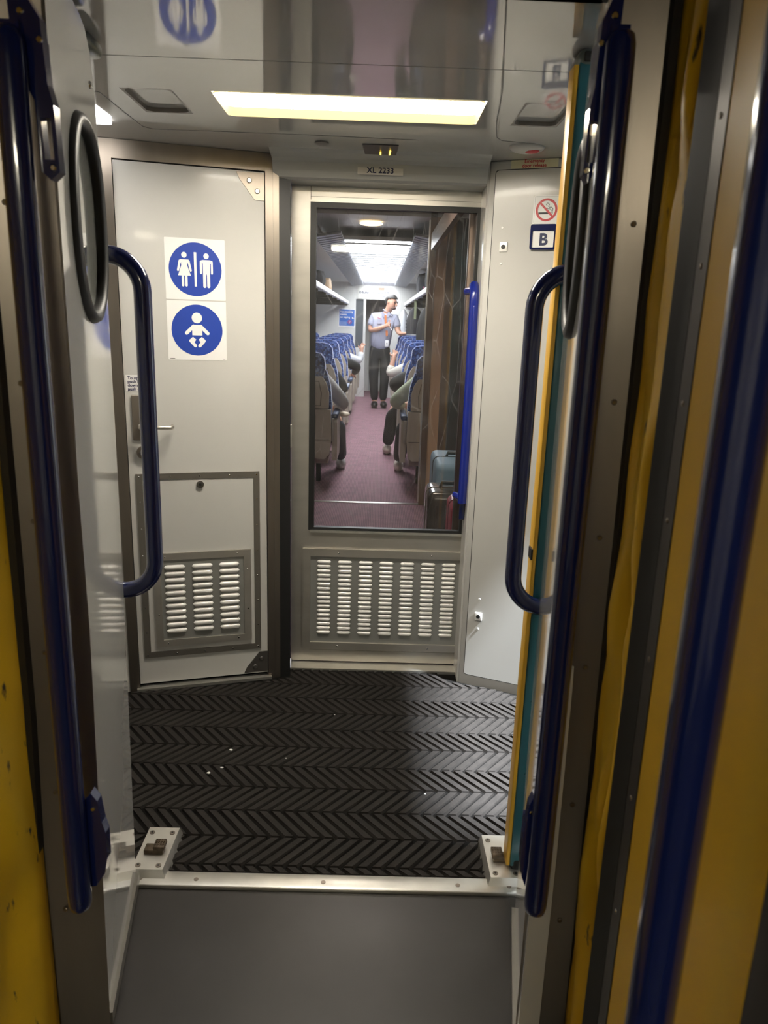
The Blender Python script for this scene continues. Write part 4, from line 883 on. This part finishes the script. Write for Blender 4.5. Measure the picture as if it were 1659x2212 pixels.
# ---- seats
def make_seat(aisle, label):
    t = thing('train_seat', label, 'seat', (0, 0, 0), 0, 'blue saloon seats in rows'); a = aisle
    MB().prism([(-0.18,0.93),(0.18,0.93),(0.195,1.00),(0.185,1.08),(0.155,1.115),(0.10,1.125),(-0.10,1.125),(-0.155,1.115),(-0.185,1.08),(-0.195,1.00)], -0.005, 0.115).build('headrest', FAB, t)
    MB().prism([(-0.245,0.44),(0.245,0.44),(0.25,0.70),(0.235,0.86),(0.20,0.98),(-0.20,0.98),(-0.235,0.86),(-0.25,0.70)], 0.045, 0.145).build('back_cushion', FAB, t)
    us = MB().prism([(-0.225,0.68),(0.225,0.68),(0.228,0.80),(0.205,0.88),(0.170,0.935),(-0.170,0.935),(-0.205,0.88),(-0.228,0.80)], -0.02, 0.05).build('upper_shell', SHELL, t)
    MB().prism([(-0.165,0.70),(0.165,0.70),(0.172,0.80),(0.150,0.90),(-0.150,0.90),(-0.172,0.80)], -0.023, -0.018, holes=[[(-0.157,0.706),(0.157,0.706),(0.164,0.80),(0.144,0.893),(-0.144,0.893),(-0.164,0.80)]]).build('tray_groove', SHELLD, us)
    MB().prism(ell(0, 0.80, 0.026, 0.026, 20), -0.0225, -0.018, holes=[ell(0, 0.80, 0.022, 0.022, 20)]).build('cup_ring', SHELLD, us)
    ls = MB().prism([(-0.235,0.30),(-0.20,0.268),(0.20,0.268),(0.235,0.30),(0.25,0.42),(0.245,0.672),(-0.245,0.672),(-0.25,0.42)], -0.035, 0.055).build('lower_shell', SHELL, t)
    MB().box((-0.235, -0.040, 0.425), (0.235, -0.034, 0.432)).build('shell_seam', SHELLD, ls)
    MB().prism(rrect(-0.10, 0.335, 0.10, 0.415, 0.015), -0.040, -0.03).build('vent_slot', BLACK, ls)
    net = MB(); 
    for q in ([(-0.12,0.625),(0.12,0.625)], [(-0.12,0.465),(0.12,0.465)], [(-0.12,0.465),(-0.12,0.625)], [(0.12,0.465),(0.12,0.625)], [(-0.12,0.465),(0.12,0.57)], [(-0.12,0.57),(0.12,0.465)], [(-0.12,0.52),(0.12,0.625)], [(-0.12,0.625),(0.12,0.52)],[(-0.12,0.545),(0.0,0.625)],[(0.12,0.545),(0.0,0.465)]):
        net.tube([(q[0][0], -0.042, q[0][1]), (q[1][0], -0.042, q[1][1])], 0.0035, 5)
    net.build('pocket_net', BLACK, ls)
    MB().bbox((-0.24, 0.10, 0.36), (0.24, 0.58, 0.47), 0.03).build('seat_cushion', FAB, t)
    # armrest unit on the aisle side
    x = a*0.275
    sp = MB().prism([(0.06,0.24),(0.46,0.24),(0.50,0.30),(0.50,0.56),(0.47,0.60),(0.10,0.60),(0.05,0.56)], x-0.022, x+0.022, ax='x').build('side_panel', SHELL, t)
    MB().bbox((x-0.026, 0.04, 0.595), (x+0.026, 0.48, 0.635), 0.012).build('armrest', mat('arm_pad', (0.03, 0.05, 0.11), 0.5), t)
    MB().tube([(x-0.01*a, -0.02, 0.42), (x-0.01*a, -0.02, 0.60)], 0.012, 8).build('arm_pivot', ALU, t)
    MB().bbox((-0.22, 0.12, 0.20), (0.22, 0.44, 0.262), 0.01).build('seat_beam', SHELL, t)
    for s in (-1, 1): MB().bbox((s*0.12-0.02, 0.34, 0.0), (s*0.12+0.02, 0.44, 0.21), 0.006).build('leg', DARK, t)
    return t
base = {1: make_seat(1, ''), -1: make_seat(-1, '')}; used = {1: False, -1: False}
rows = [6.05, 7.05, 8.15, 9.25, 10.35, 11.45, 12.55]
rn = ['first', 'second', 'third', 'fourth', 'fifth', 'sixth', 'seventh']
for i, y in enumerate(rows):
    for side, ax_, xa, xw in (('left', 1, -0.62, -1.175), ('right', -1, 0.50, 1.055)):
        for pos, x in (('aisle', xa), ('window', xw)):
            if pos == 'window' and i < 2: continue
            lb = 'blue patterned %s seat with beige shell, %s row from the glazed door on the %s' % (pos, rn[i], side)
            if not used[ax_]: o = base[ax_]; used[ax_] = True
            else: o = copy_tree(base[ax_])
            o.location = (x, y, 0 if i == 0 else 0.045); o['label'] = lb
            for ch in o.children:
                if ch.name.startswith('leg') and i > 0: ch.location.z = -0.045
# extended pink papers in the right first seat's pocket
tag(MB().bbox((0.44, 6.012, 0.47), (0.60, 6.020, 0.66), 0.002).build('magazine', mat('mag_red', (0.65, 0.12, 0.08), 0.5)), 'red orange magazine in the net of the first right seat', 'magazine')
# pram wheel at lower left
t = thing('pram_wheel', 'grey rimmed wheel peeking in at the lower left of the door window', 'wheel', (-0.545, 5.86, 0.145))
MB().tube([(0, 0.13*math.cos(2*PI*i/28), 0.13*math.sin(2*PI*i/28)) for i in range(29)], 0.014, 8, cap=False).build('rim', SHELL, t)
MB().tube([(-0.02, 0, 0), (0.02, 0, 0)], 0.03, 12).build('hub', DARK, t)
for i in range(6):
    a = 2*PI*i/6; MB().tube([(0, 0.02*math.cos(a), 0.02*math.sin(a)), (0, 0.12*math.cos(a), 0.12*math.sin(a))], 0.006, 6).build('spoke', DARK, t)

# ================================================================== PEOPLE
def skin(name, nodes, edges, m, parent, sub=2, root=None):
    me = bpy.data.meshes.new(name); keys = list(nodes); me.from_pydata([nodes[k][0] for k in keys], [(keys.index(a), keys.index(b)) for a, b in edges], [])
    o = bpy.data.objects.new(name, me); COL.objects.link(o)
    md = o.modifiers.new('s', 'SKIN'); md.use_smooth_shade = True
    sv = me.skin_vertices[0].data
    for i, k in enumerate(keys):
        r = nodes[k][1]; sv[i].radius = (r, r) if not isinstance(r, tuple) else r
        sv[i].use_root = (k == (root or keys[0]))
    sb = o.modifiers.new('d', 'SUBSURF'); sb.levels = sub; sb.render_levels = sub
    bpy.context.view_layer.update()
    nm = bpy.data.meshes.new_from_object(o.evaluated_get(bpy.context.evaluated_depsgraph_get()))
    o.modifiers.clear(); o.data = nm; nm.materials.clear(); nm.materials.append(m)
    for p in nm.polygons: p.use_smooth = True
    o.parent = parent; return o
SKINM = mat('skin', (0.55, 0.30, 0.21), 0.5, var=0.06, vscale=12); HAIR = mat('hair_dark_grey', (0.035, 0.032, 0.032), 0.5, bump=0.4, bscale=120)
SHIRT = mat('shirt_grey_blue', (0.36, 0.37, 0.47), 0.8, bump=0.3, bscale=14); TROU = mat('trousers_black', (0.012, 0.013, 0.016), 0.7, bump=0.2, bscale=10)
mo = thing('person', 'conductor in grey short sleeved shirt, orange tie and black trousers standing in the aisle', 'person', (0.02, 12.3, 0))
def rel(p): return (p[0]-0.02, p[1]-12.3, p[2])
N = {'pelvis': (rel((0.02,12.30,0.95)),(0.085,0.065)), 'belly': (rel((0.02,12.27,1.12)),(0.11,0.08)), 'chest': (rel((0.07,12.26,1.32)),(0.125,0.085)), 'nb': (rel((0.10,12.25,1.475)),0.065),
     'neck': (rel((0.125,12.23,1.545)),0.055), 'jaw': (rel((0.165,12.19,1.60)),(0.062,0.07)), 'head': (rel((0.185,12.19,1.68)),(0.076,0.092)), 'top': (rel((0.195,12.21,1.755)),(0.062,0.075)),
     'shR': (rel((-0.10,12.27,1.435)),0.068), 'elR': (rel((-0.155,12.22,1.225)),0.047), 'foR': (rel((-0.03,12.12,1.255)),0.042), 'wrR': (rel((0.085,12.06,1.305)),0.028), 'paR': (rel((0.135,12.05,1.335)),(0.036,0.022)),
     'shL': (rel((0.25,12.24,1.43)),0.066), 'elL': (rel((0.30,12.2,1.225)),0.046), 'foL': (rel((0.33,12.14,1.20)),0.040), 'wrL': (rel((0.365,12.07,1.20)),0.028), 'paL': (rel((0.405,12.03,1.205)),(0.036,0.02)),
     'hiR': (rel((-0.060,12.30,0.86)),0.07), 'knR': (rel((-0.075,12.27,0.52)),0.062), 'anR': (rel((-0.045,12.31,0.10)),0.042), 'toR': (rel((-0.045,12.20,0.05)),0.038),
     'hiL': (rel((0.095,12.31,0.86)),0.07), 'knL': (rel((0.112,12.28,0.52)),0.062), 'anL': (rel((0.09,12.33,0.10)),0.042), 'toL': (rel((0.11,12.22,0.05)),0.038)}
E_ = [('pelvis','belly'),('belly','chest'),('chest','nb'),('nb','neck'),('neck','jaw'),('jaw','head'),('head','top'),('chest','shR'),('shR','elR'),('elR','foR'),('foR','wrR'),('wrR','paR'),
      ('chest','shL'),('shL','elL'),('elL','foL'),('foL','wrL'),('wrL','paL'),('pelvis','hiR'),('hiR','knR'),('knR','anR'),('anR','toR'),('pelvis','hiL'),('hiL','knL'),('knL','anL'),('anL','toL')]
def fingers(N, E, palm, tips, thumb):
    for i, (m1, tp) in enumerate(tips):
        N['%sf%d' % (palm, i)] = (m1, 0.0095); N['%sg%d' % (palm, i)] = (tp, 0.0085); E += [(palm, '%sf%d' % (palm, i)), ('%sf%d' % (palm, i), '%sg%d' % (palm, i))]
    N[palm+'t'] = (thumb[0], 0.011); N[palm+'u'] = (thumb[1], 0.010); E += [(palm, palm+'t'), (palm+'t', palm+'u')]
p = N['paR'][0]
fingers(N, E_, 'paR', [((p[0]+0.045, p[1]-0.012, p[2]+0.02-0.022*i), (p[0]+0.022, p[1]-0.055, p[2]+0.012-0.02*i)) for i in range(4)], ((p[0]+0.02, p[1]-0.01, p[2]+0.045), (p[0]+0.03, p[1]-0.02, p[2]+0.072)))
p = N['paL'][0]
fingers(N, E_, 'paL', [((p[0]+0.045, p[1]-0.03+0.019*i, p[2]+0.004), (p[0]+0.082-0.006*abs(i-1), p[1]-0.04+0.02*i, p[2]-0.008)) for i in range(4)], ((p[0]+0.01, p[1]-0.04, p[2]+0.006), (p[0]+0.03, p[1]-0.06, p[2]+0.002)))
skin('body', N, E_, SKINM, mo)
def infl(keys, d, over={}): 
    o = {}
    for k in keys:
        c0, r = N[k]; o[k] = over.get(k, (c0, tuple(q+d for q in r) if isinstance(r, tuple) else r+d))
    return o
cn = infl(['pelvis','belly','chest','nb','shR','shL'], 0.016, {'nb': (N['nb'][0], 0.078)})
cn['sR'] = (tuple(Vector(N['shR'][0]).lerp(Vector(N['elR'][0]), 0.72)), 0.072); cn['sL'] = (tuple(Vector(N['shL'][0]).lerp(Vector(N['elL'][0]), 0.75)), 0.070)
cn['belly'] = (N['belly'][0], (0.185, 0.150)); cn['chest'] = (N['chest'][0], (0.175, 0.135)); cn['pelvis'] = (rel((0.02,12.29,0.885)), (0.172, 0.136)); cn['nb'] = (N['nb'][0], 0.092); cn['col'] = (N['neck'][0], 0.070)
skin('shirt', cn, [('pelvis','belly'),('belly','chest'),('chest','nb'),('nb','col'),('chest','shR'),('shR','sR'),('chest','shL'),('shL','sL')], SHIRT, mo, root='pelvis')
tn = infl(['hiR','knR','hiL','knL'], 0.022); tn['hiR'] = (N['hiR'][0], 0.115); tn['hiL'] = (N['hiL'][0], 0.115); tn['pelvis'] = (rel((0.02,12.30,0.93)), (0.175, 0.135)); tn['w'] = (rel((0.02,12.29,1.06)), (0.160, 0.128))
tn['aR'] = (rel((-0.045,12.31,0.10)), 0.066); tn['aL'] = (rel((0.09,12.33,0.10)), 0.066)
skin('trousers', tn, [('w','pelvis'),('pelvis','hiR'),('hiR','knR'),('knR','aR'),('pelvis','hiL'),('hiL','knL'),('knL','aL')], TROU, mo, root='pelvis')
for s, x, y in ((-1, -0.045, 12.23), (1, 0.105, 12.25)):
    b = bmesh.new(); bmesh.ops.create_uvsphere(b, u_segments=16, v_segments=10, radius=1, matrix=Matrix.Translation(rel((x, y, 0.055))) @ Matrix.Diagonal((0.058, 0.145, 0.058, 1)))
    for v in b.verts: v.co.z = max(v.co.z, 0.004)
    MB().frombm(b).build('shoe', mat('shoe_black', (0.01, 0.01, 0.011), 0.3), mo)
# hair cap, ears, face
hb = bmesh.new(); bmesh.ops.create_uvsphere(hb, u_segments=24, v_segments=16, radius=1)
for v in hb.verts:
    c0 = v.co.copy(); v.co = Vector((c0.x*0.098, c0.y*0.112, c0.z*0.105))
dl = [v for v in hb.verts if (v.co.z < -0.060) or (v.co.z < 0.040 and v.co.y < -0.005) or (v.co.y < -0.06 and v.co.z < 0.055)]
bmesh.ops.delete(hb, geom=dl, context='VERTS')
HM = Matrix.Translation(rel((0.180, 12.215, 1.700))) @ Matrix.Rotation(math.radians(42), 4, 'Z') @ Matrix.Rotation(math.radians(16), 4, 'X')
ho = MB().frombm(hb, HM).build('hair', HAIR, mo); ho.modifiers.new('t', 'SOLIDIFY').thickness = 0.012
FM = Matrix.Translation(rel((0.188, 12.20, 1.665))) @ Matrix.Rotation(math.radians(42), 4, 'Z') @ Matrix.Rotation(math.radians(16), 4, 'X')
MB().ball((0, -0.105, 0.0), 0.018, (0.75, 1.2, 1.5), FM).build('nose', SKINM, mo)
for s in (-1, 1):
    e = MB().ball((s*0.032, -0.088, 0.028), 0.011, (1.2, 0.6, 0.7), FM).build('eye', mat('eye_dark', (0.03, 0.02, 0.02), 0.3), mo)
    MB().ball((s*0.032, -0.092, 0.045), 0.014, (1.3, 0.4, 0.35), FM).build('eyebrow', HAIR, mo)
    MB().ball((s*0.088, 0.0, 0.012), 0.020, (0.4, 0.9, 1.4), FM).build('ear', SKINM, mo)
MB().ball((0, -0.090, -0.045), 0.018, (1.3, 0.5, 0.35), FM).build('mouth', mat('lips', (0.35, 0.12, 0.10), 0.5), mo)
MB().ball((0, -0.055, -0.062), 0.045, (1.05, 0.85, 0.65), FM).build('beard', mat('stubble', (0.16, 0.10, 0.08), 0.8), mo)
# collar, tie, card
for s in (-1, 1): MB().prism([(0, 0), (s*0.055, 0.055), (s*0.075, 0.02), (s*0.035, -0.035)], -0.006, 0.004, M=Matrix.Translation(rel((0.095, 12.135, 1.475)))).build('collar', SHIRT, mo)
TIE = mat('tie_orange', (0.65, 0.20, 0.06), 0.6)
MB().prism([(-0.012, 0.02), (0.018, 0.02), (0.022, -0.02), (0.028, -0.15), (0.0, -0.15), (-0.010, -0.02)], -0.012, -0.002, M=Matrix.Translation(rel((0.085, 12.125, 1.46)))).build('tie', TIE, mo)
MB().prism([(-0.018, 0.0), (0.014, 0.0), (0.020, -0.07), (0.002, -0.095), (-0.016, -0.07)], -0.012, -0.002, M=Matrix.Translation(rel((0.118, 12.11, 1.24)))).build('tie_end', TIE, mo)
MB().bbox(rel((0.095, 12.12, 0.99)), rel((0.155, 12.13, 1.09)), 0.004).build('id_card', WHITE, mo)
MB().box(rel((0.118, 12.116, 1.03)), rel((0.132, 12.12, 1.05))).build('card_photo', INK, mo)
MB().prism([(-0.04, 0.0), (0.04, 0.006), (0.034, -0.06), (-0.034, -0.06)], -0.005, 0, M=Matrix.Translation(rel((0.0, 12.125, 1.40)))).build('pocket_flap', SHIRT, mo)
MB().prism([(-0.035, 0.012), (0.03, -0.004), (0.03, -0.014), (-0.035, 0.002)], -0.012, -0.004, M=Matrix.Translation(rel((0.0, 12.125, 1.425)))).build('name_badge', mat('badge_red', (0.5, 0.03, 0.03), 0.4), mo)
tag(MB().tube([(0.155, 12.02, 1.32), (0.195, 11.99, 1.25)], 0.006, 8).build('pen', WHITE), 'white pen held in the conductor\'s raised hand', 'pen')

def passenger(label, x, y, aisle, top, bot, skin_m, elbow, hand, hair_m, leg_m=None, hood=None, shoe=None, knee=None, sleeve_cut=0.9, foot=None):
    t = thing('person', label, 'person', (x, y, 0), 0)
    a = aisle
    kx = (knee or (a*0.16, 0.62))
    ft = foot or (a*0.17, 0.78)
    n = {'pelvis': ((0, 0.30, 0.50), (0.13, 0.10)), 'belly': ((0, 0.28, 0.64), (0.13, 0.09)), 'chest': ((0, 0.27, 0.82), (0.13, 0.10)), 'nb': ((0, 0.28, 0.93), 0.05), 'neck': ((0, 0.30, 0.965), 0.045), 'head': ((0, 0.32, 1.02), (0.066, 0.08)), 'top': ((0, 0.32, 1.07), (0.05, 0.06)),
         'shA': ((a*0.15, 0.28, 0.88), 0.055), 'elA': (elbow, 0.042), 'wrA': (tuple(Vector(elbow).lerp(Vector(hand), 0.85)), 0.026), 'haA': (hand, (0.034, 0.02)),
         'shB': ((-a*0.15, 0.28, 0.88), 0.055), 'elB': ((-a*0.20, 0.38, 0.66), 0.042), 'wrB': ((-a*0.10, 0.55, 0.60), 0.026), 'haB': ((-a*0.06, 0.60, 0.60), (0.034, 0.02)),
         'knA': ((kx[0], kx[1], 0.52), 0.062), 'anA': ((ft[0], ft[1], 0.10), 0.042), 'knB': ((-a*0.12, 0.66, 0.52), 0.062), 'anB': ((-a*0.12, 0.76, 0.10), 0.042)}
    e = [('pelvis','belly'),('belly','chest'),('chest','nb'),('nb','neck'),('neck','head'),('head','top'),('chest','shA'),('shA','elA'),('elA','wrA'),('wrA','haA'),('chest','shB'),('shB','elB'),('elB','wrB'),('wrB','haB'),('pelvis','knA'),('knA','anA'),('pelvis','knB'),('knB','anB')]
    dv = (Vector(hand)-Vector(elbow)).normalized(); sd = dv.cross(Vector((0, 1, 0.2))).normalized()
    for i in range(4):
        b0 = Vector(hand)+dv*0.045+sd*(0.024-0.016*i); n['f%d' % i] = (tuple(b0), 0.0095); n['g%d' % i] = (tuple(b0+dv*(0.034-0.004*abs(i-1))+Vector((a*0.012, 0, -0.004))), 0.0085); e += [('haA', 'f%d' % i), ('f%d' % i, 'g%d' % i)]
    b0 = Vector(hand)+sd*0.045; n['th'] = (tuple(b0), 0.011); n['tg'] = (tuple(b0+dv*0.03+sd*0.012), 0.0095); e += [('haA', 'th'), ('th', 'tg')]
    skin('body', n, e, skin_m, t, 1)
    c = {k: (n[k][0], tuple(q+0.018 for q in n[k][1]) if isinstance(n[k][1], tuple) else n[k][1]+0.022) for k in ('pelvis','belly','chest','shA','elA','shB','elB','wrB')}
    c['nb'] = (n['nb'][0], 0.062); c['wrA'] = (tuple(Vector(elbow).lerp(Vector(hand), sleeve_cut*0.85)), 0.042)
    skin('jacket', c, [('pelvis','belly'),('belly','chest'),('chest','nb'),('chest','shA'),('shA','elA'),('elA','wrA'),('chest','shB'),('shB','elB'),('elB','wrB')], top, t, 2)
    c = {k: (n[k][0], n[k][1]+0.02) for k in ('knA','anA','knB','anB')}; c['pelvis'] = (n['pelvis'][0], (0.15, 0.115))
    skin('trousers', c, [('pelvis','knA'),('knA','anA'),('pelvis','knB'),('knB','anB')], bot, t, 2)
    for s in ('A', 'B'):
        q = n['an'+s][0]; bb = bmesh.new(); bmesh.ops.create_uvsphere(bb, u_segments=12, v_segments=8, radius=1, matrix=Matrix.Translation((q[0], q[1]+0.06, 0.05)) @ Matrix.Diagonal((0.048, 0.13, 0.055, 1)))
        for v in bb.verts: v.co.z = max(v.co.z, 0.002)
        MB().frombm(bb).build('shoe', shoe or BLACK, t)
    MB().ball((0, 0.315, 1.055), 0.088, (0.95, 1.05, 1.0)).build('hair', hair_m, t)
    return t
CR = mat('jacket_cream', (0.55, 0.52, 0.46), 0.85, bump=0.3, bscale=12); GRN = mat('jacket_pale_green', (0.42, 0.47, 0.33), 0.85, bump=0.3, bscale=12)
GRY = mat('jumper_grey', (0.40, 0.38, 0.36), 0.9, bump=0.3, bscale=12); BLK = mat('jacket_black', (0.012, 0.012, 0.013), 0.7)
WHT = mat('jacket_white', (0.62, 0.63, 0.65), 0.7, bump=0.4, bscale=16); DJ = mat('jeans_dark', (0.03, 0.035, 0.05), 0.8)
HB = mat('hair_brown', (0.07, 0.035, 0.022), 0.6, bump=0.5, bscale=90); SHO = mat('sneaker_grey', (0.34, 0.32, 0.30), 0.5); SHB = mat('shoe_beige', (0.5, 0.42, 0.36), 0.6)
passenger('seated passenger in grey jumper, elbow in the aisle, first row on the left', -0.60, 6.10, 1, GRY, DJ, SKINM, (0.32, 0.32, 0.675), (0.22, 0.55, 0.62), HB, shoe=SHO, knee=(0.24, 0.60), foot=(0.27, 0.85))
passenger('seated passenger in black sleeve, second row on the left', -0.60, 7.10, 1, BLK, DJ, SKINM, (0.26, 0.34, 0.72), (0.18, 0.56, 0.66), HB)
passenger('seated passenger in black jacket leaning into the aisle, fourth row on the left', -0.60, 9.30, 1, BLK, BLK, SKINM, (0.34, 0.42, 0.80), (0.26, 0.62, 0.68), HB, shoe=SHB)
passenger('seated passenger in white jacket raising a hand, fifth row on the left', -0.60, 10.40, 1, WHT, DJ, SKINM, (0.33, 0.40, 0.82), (0.36, 0.42, 1.00), HB)
passenger('seated passenger in pale green jacket, elbow in the aisle, first row on the right', 0.48, 6.10, -1, GRN, BLK, SKINM, (-0.34, 0.34, 0.70), (-0.22, 0.56, 0.66), HB, shoe=SHB, knee=(-0.22, 0.62), foot=(-0.26, 0.82))
passenger('seated passenger in black sleeve, second row on the right', 0.48, 7.10, -1, BLK, BLK, SKINM, (-0.33, 0.36, 0.78), (-0.22, 0.60, 0.66), HB, shoe=SHB, knee=(-0.30, 0.62), foot=(-0.36, 0.75))
passenger('seated passenger in cream jacket with raised hand, third row on the right', 0.48, 8.20, -1, CR, BLK, SKINM, (-0.35, 0.38, 0.80), (-0.30, 0.42, 1.00), HB, sleeve_cut=0.6)
# items beside seats
tag(MB().ball((-0.285, 6.56, 0.575), 0.06, (0.8, 1.4, 0.35)).build('cap', mat('cap_cream', (0.62, 0.52, 0.40), 0.8)), 'cream cap resting on the lap edge of the first left passenger', 'cap')
# hanging coats on the right
def coat(label, x, y, z1, z0, w, m, stripe=None):
    t = thing('hanging_coat', label, 'coat', (x, y, z0)); H = z1-z0; mb = MB(); n = 20; rings = []
    for j in range(9):
        f_ = j/8; ww = w*(0.5+0.5*math.sin(min(1, (1-f_)*1.6)*PI/2)); ww = w*0.25 if f_ > 0.97 else ww
        rings.append([(ww*math.cos(2*PI*i/n)*(1+0.06*math.sin(5*2*PI*i/n)), 0.07*math.sin(2*PI*i/n)*(1+0.2*math.sin(3*2*PI*i/n)), H*f_) for i in range(n)])
    mb.add([v for r in rings for v in r], [(j*n+i, j*n+(i+1) % n, (j+1)*n+(i+1) % n, (j+1)*n+i) for j in range(8) for i in range(n)], None, True); mb.add(rings[0], [tuple(range(n))]); mb.add(rings[-1], [tuple(range(n))])
    mb.build('coat_body', m, t)
    MB().tube([(w*0.8, 0, H*0.85), (w*1.02, 0, H*0.5), (w*1.0, 0.01, H*0.12)], 0.05, 10, radii=[0.055, 0.05, 0.04]).build('sleeve', m, t)
    MB().tube([(0, 0, H), (0, 0, H+0.03), (0.015, 0, H+0.045)], 0.004, 6).build('hook', CHROME, t)
    if stripe:
        for i in range(4): MB().box((w*0.3, -0.085, H*(0.35+0.1*i)), (w*0.8, -0.075, H*(0.38+0.1*i))).build('stripe', stripe, t)
    return t
coat('black coat hanging under the right rack, nearest', 0.66, 10.1, 1.60, 1.02, 0.17, BLK)
coat('black hooded jacket hanging under the right rack, farther', 0.55, 11.9, 1.60, 1.20, 0.13, bg)
coat('white jacket with dark stripes hanging at the far right', 0.42, 13.3, 1.58, 1.05, 0.10, WHT, INK)
tag(MB().box((0.445, 10.0, 1.42), (0.475, 10.01, 1.70)).build('strap', mat('strap_olive', (0.22, 0.24, 0.14), 0.8)), 'olive luggage strap dangling from the right rack edge', 'strap')
print('objects', len(bpy.data.objects), 'tris', sum(len(o.data.polygons) for o in bpy.data.objects if o.type == 'MESH'))
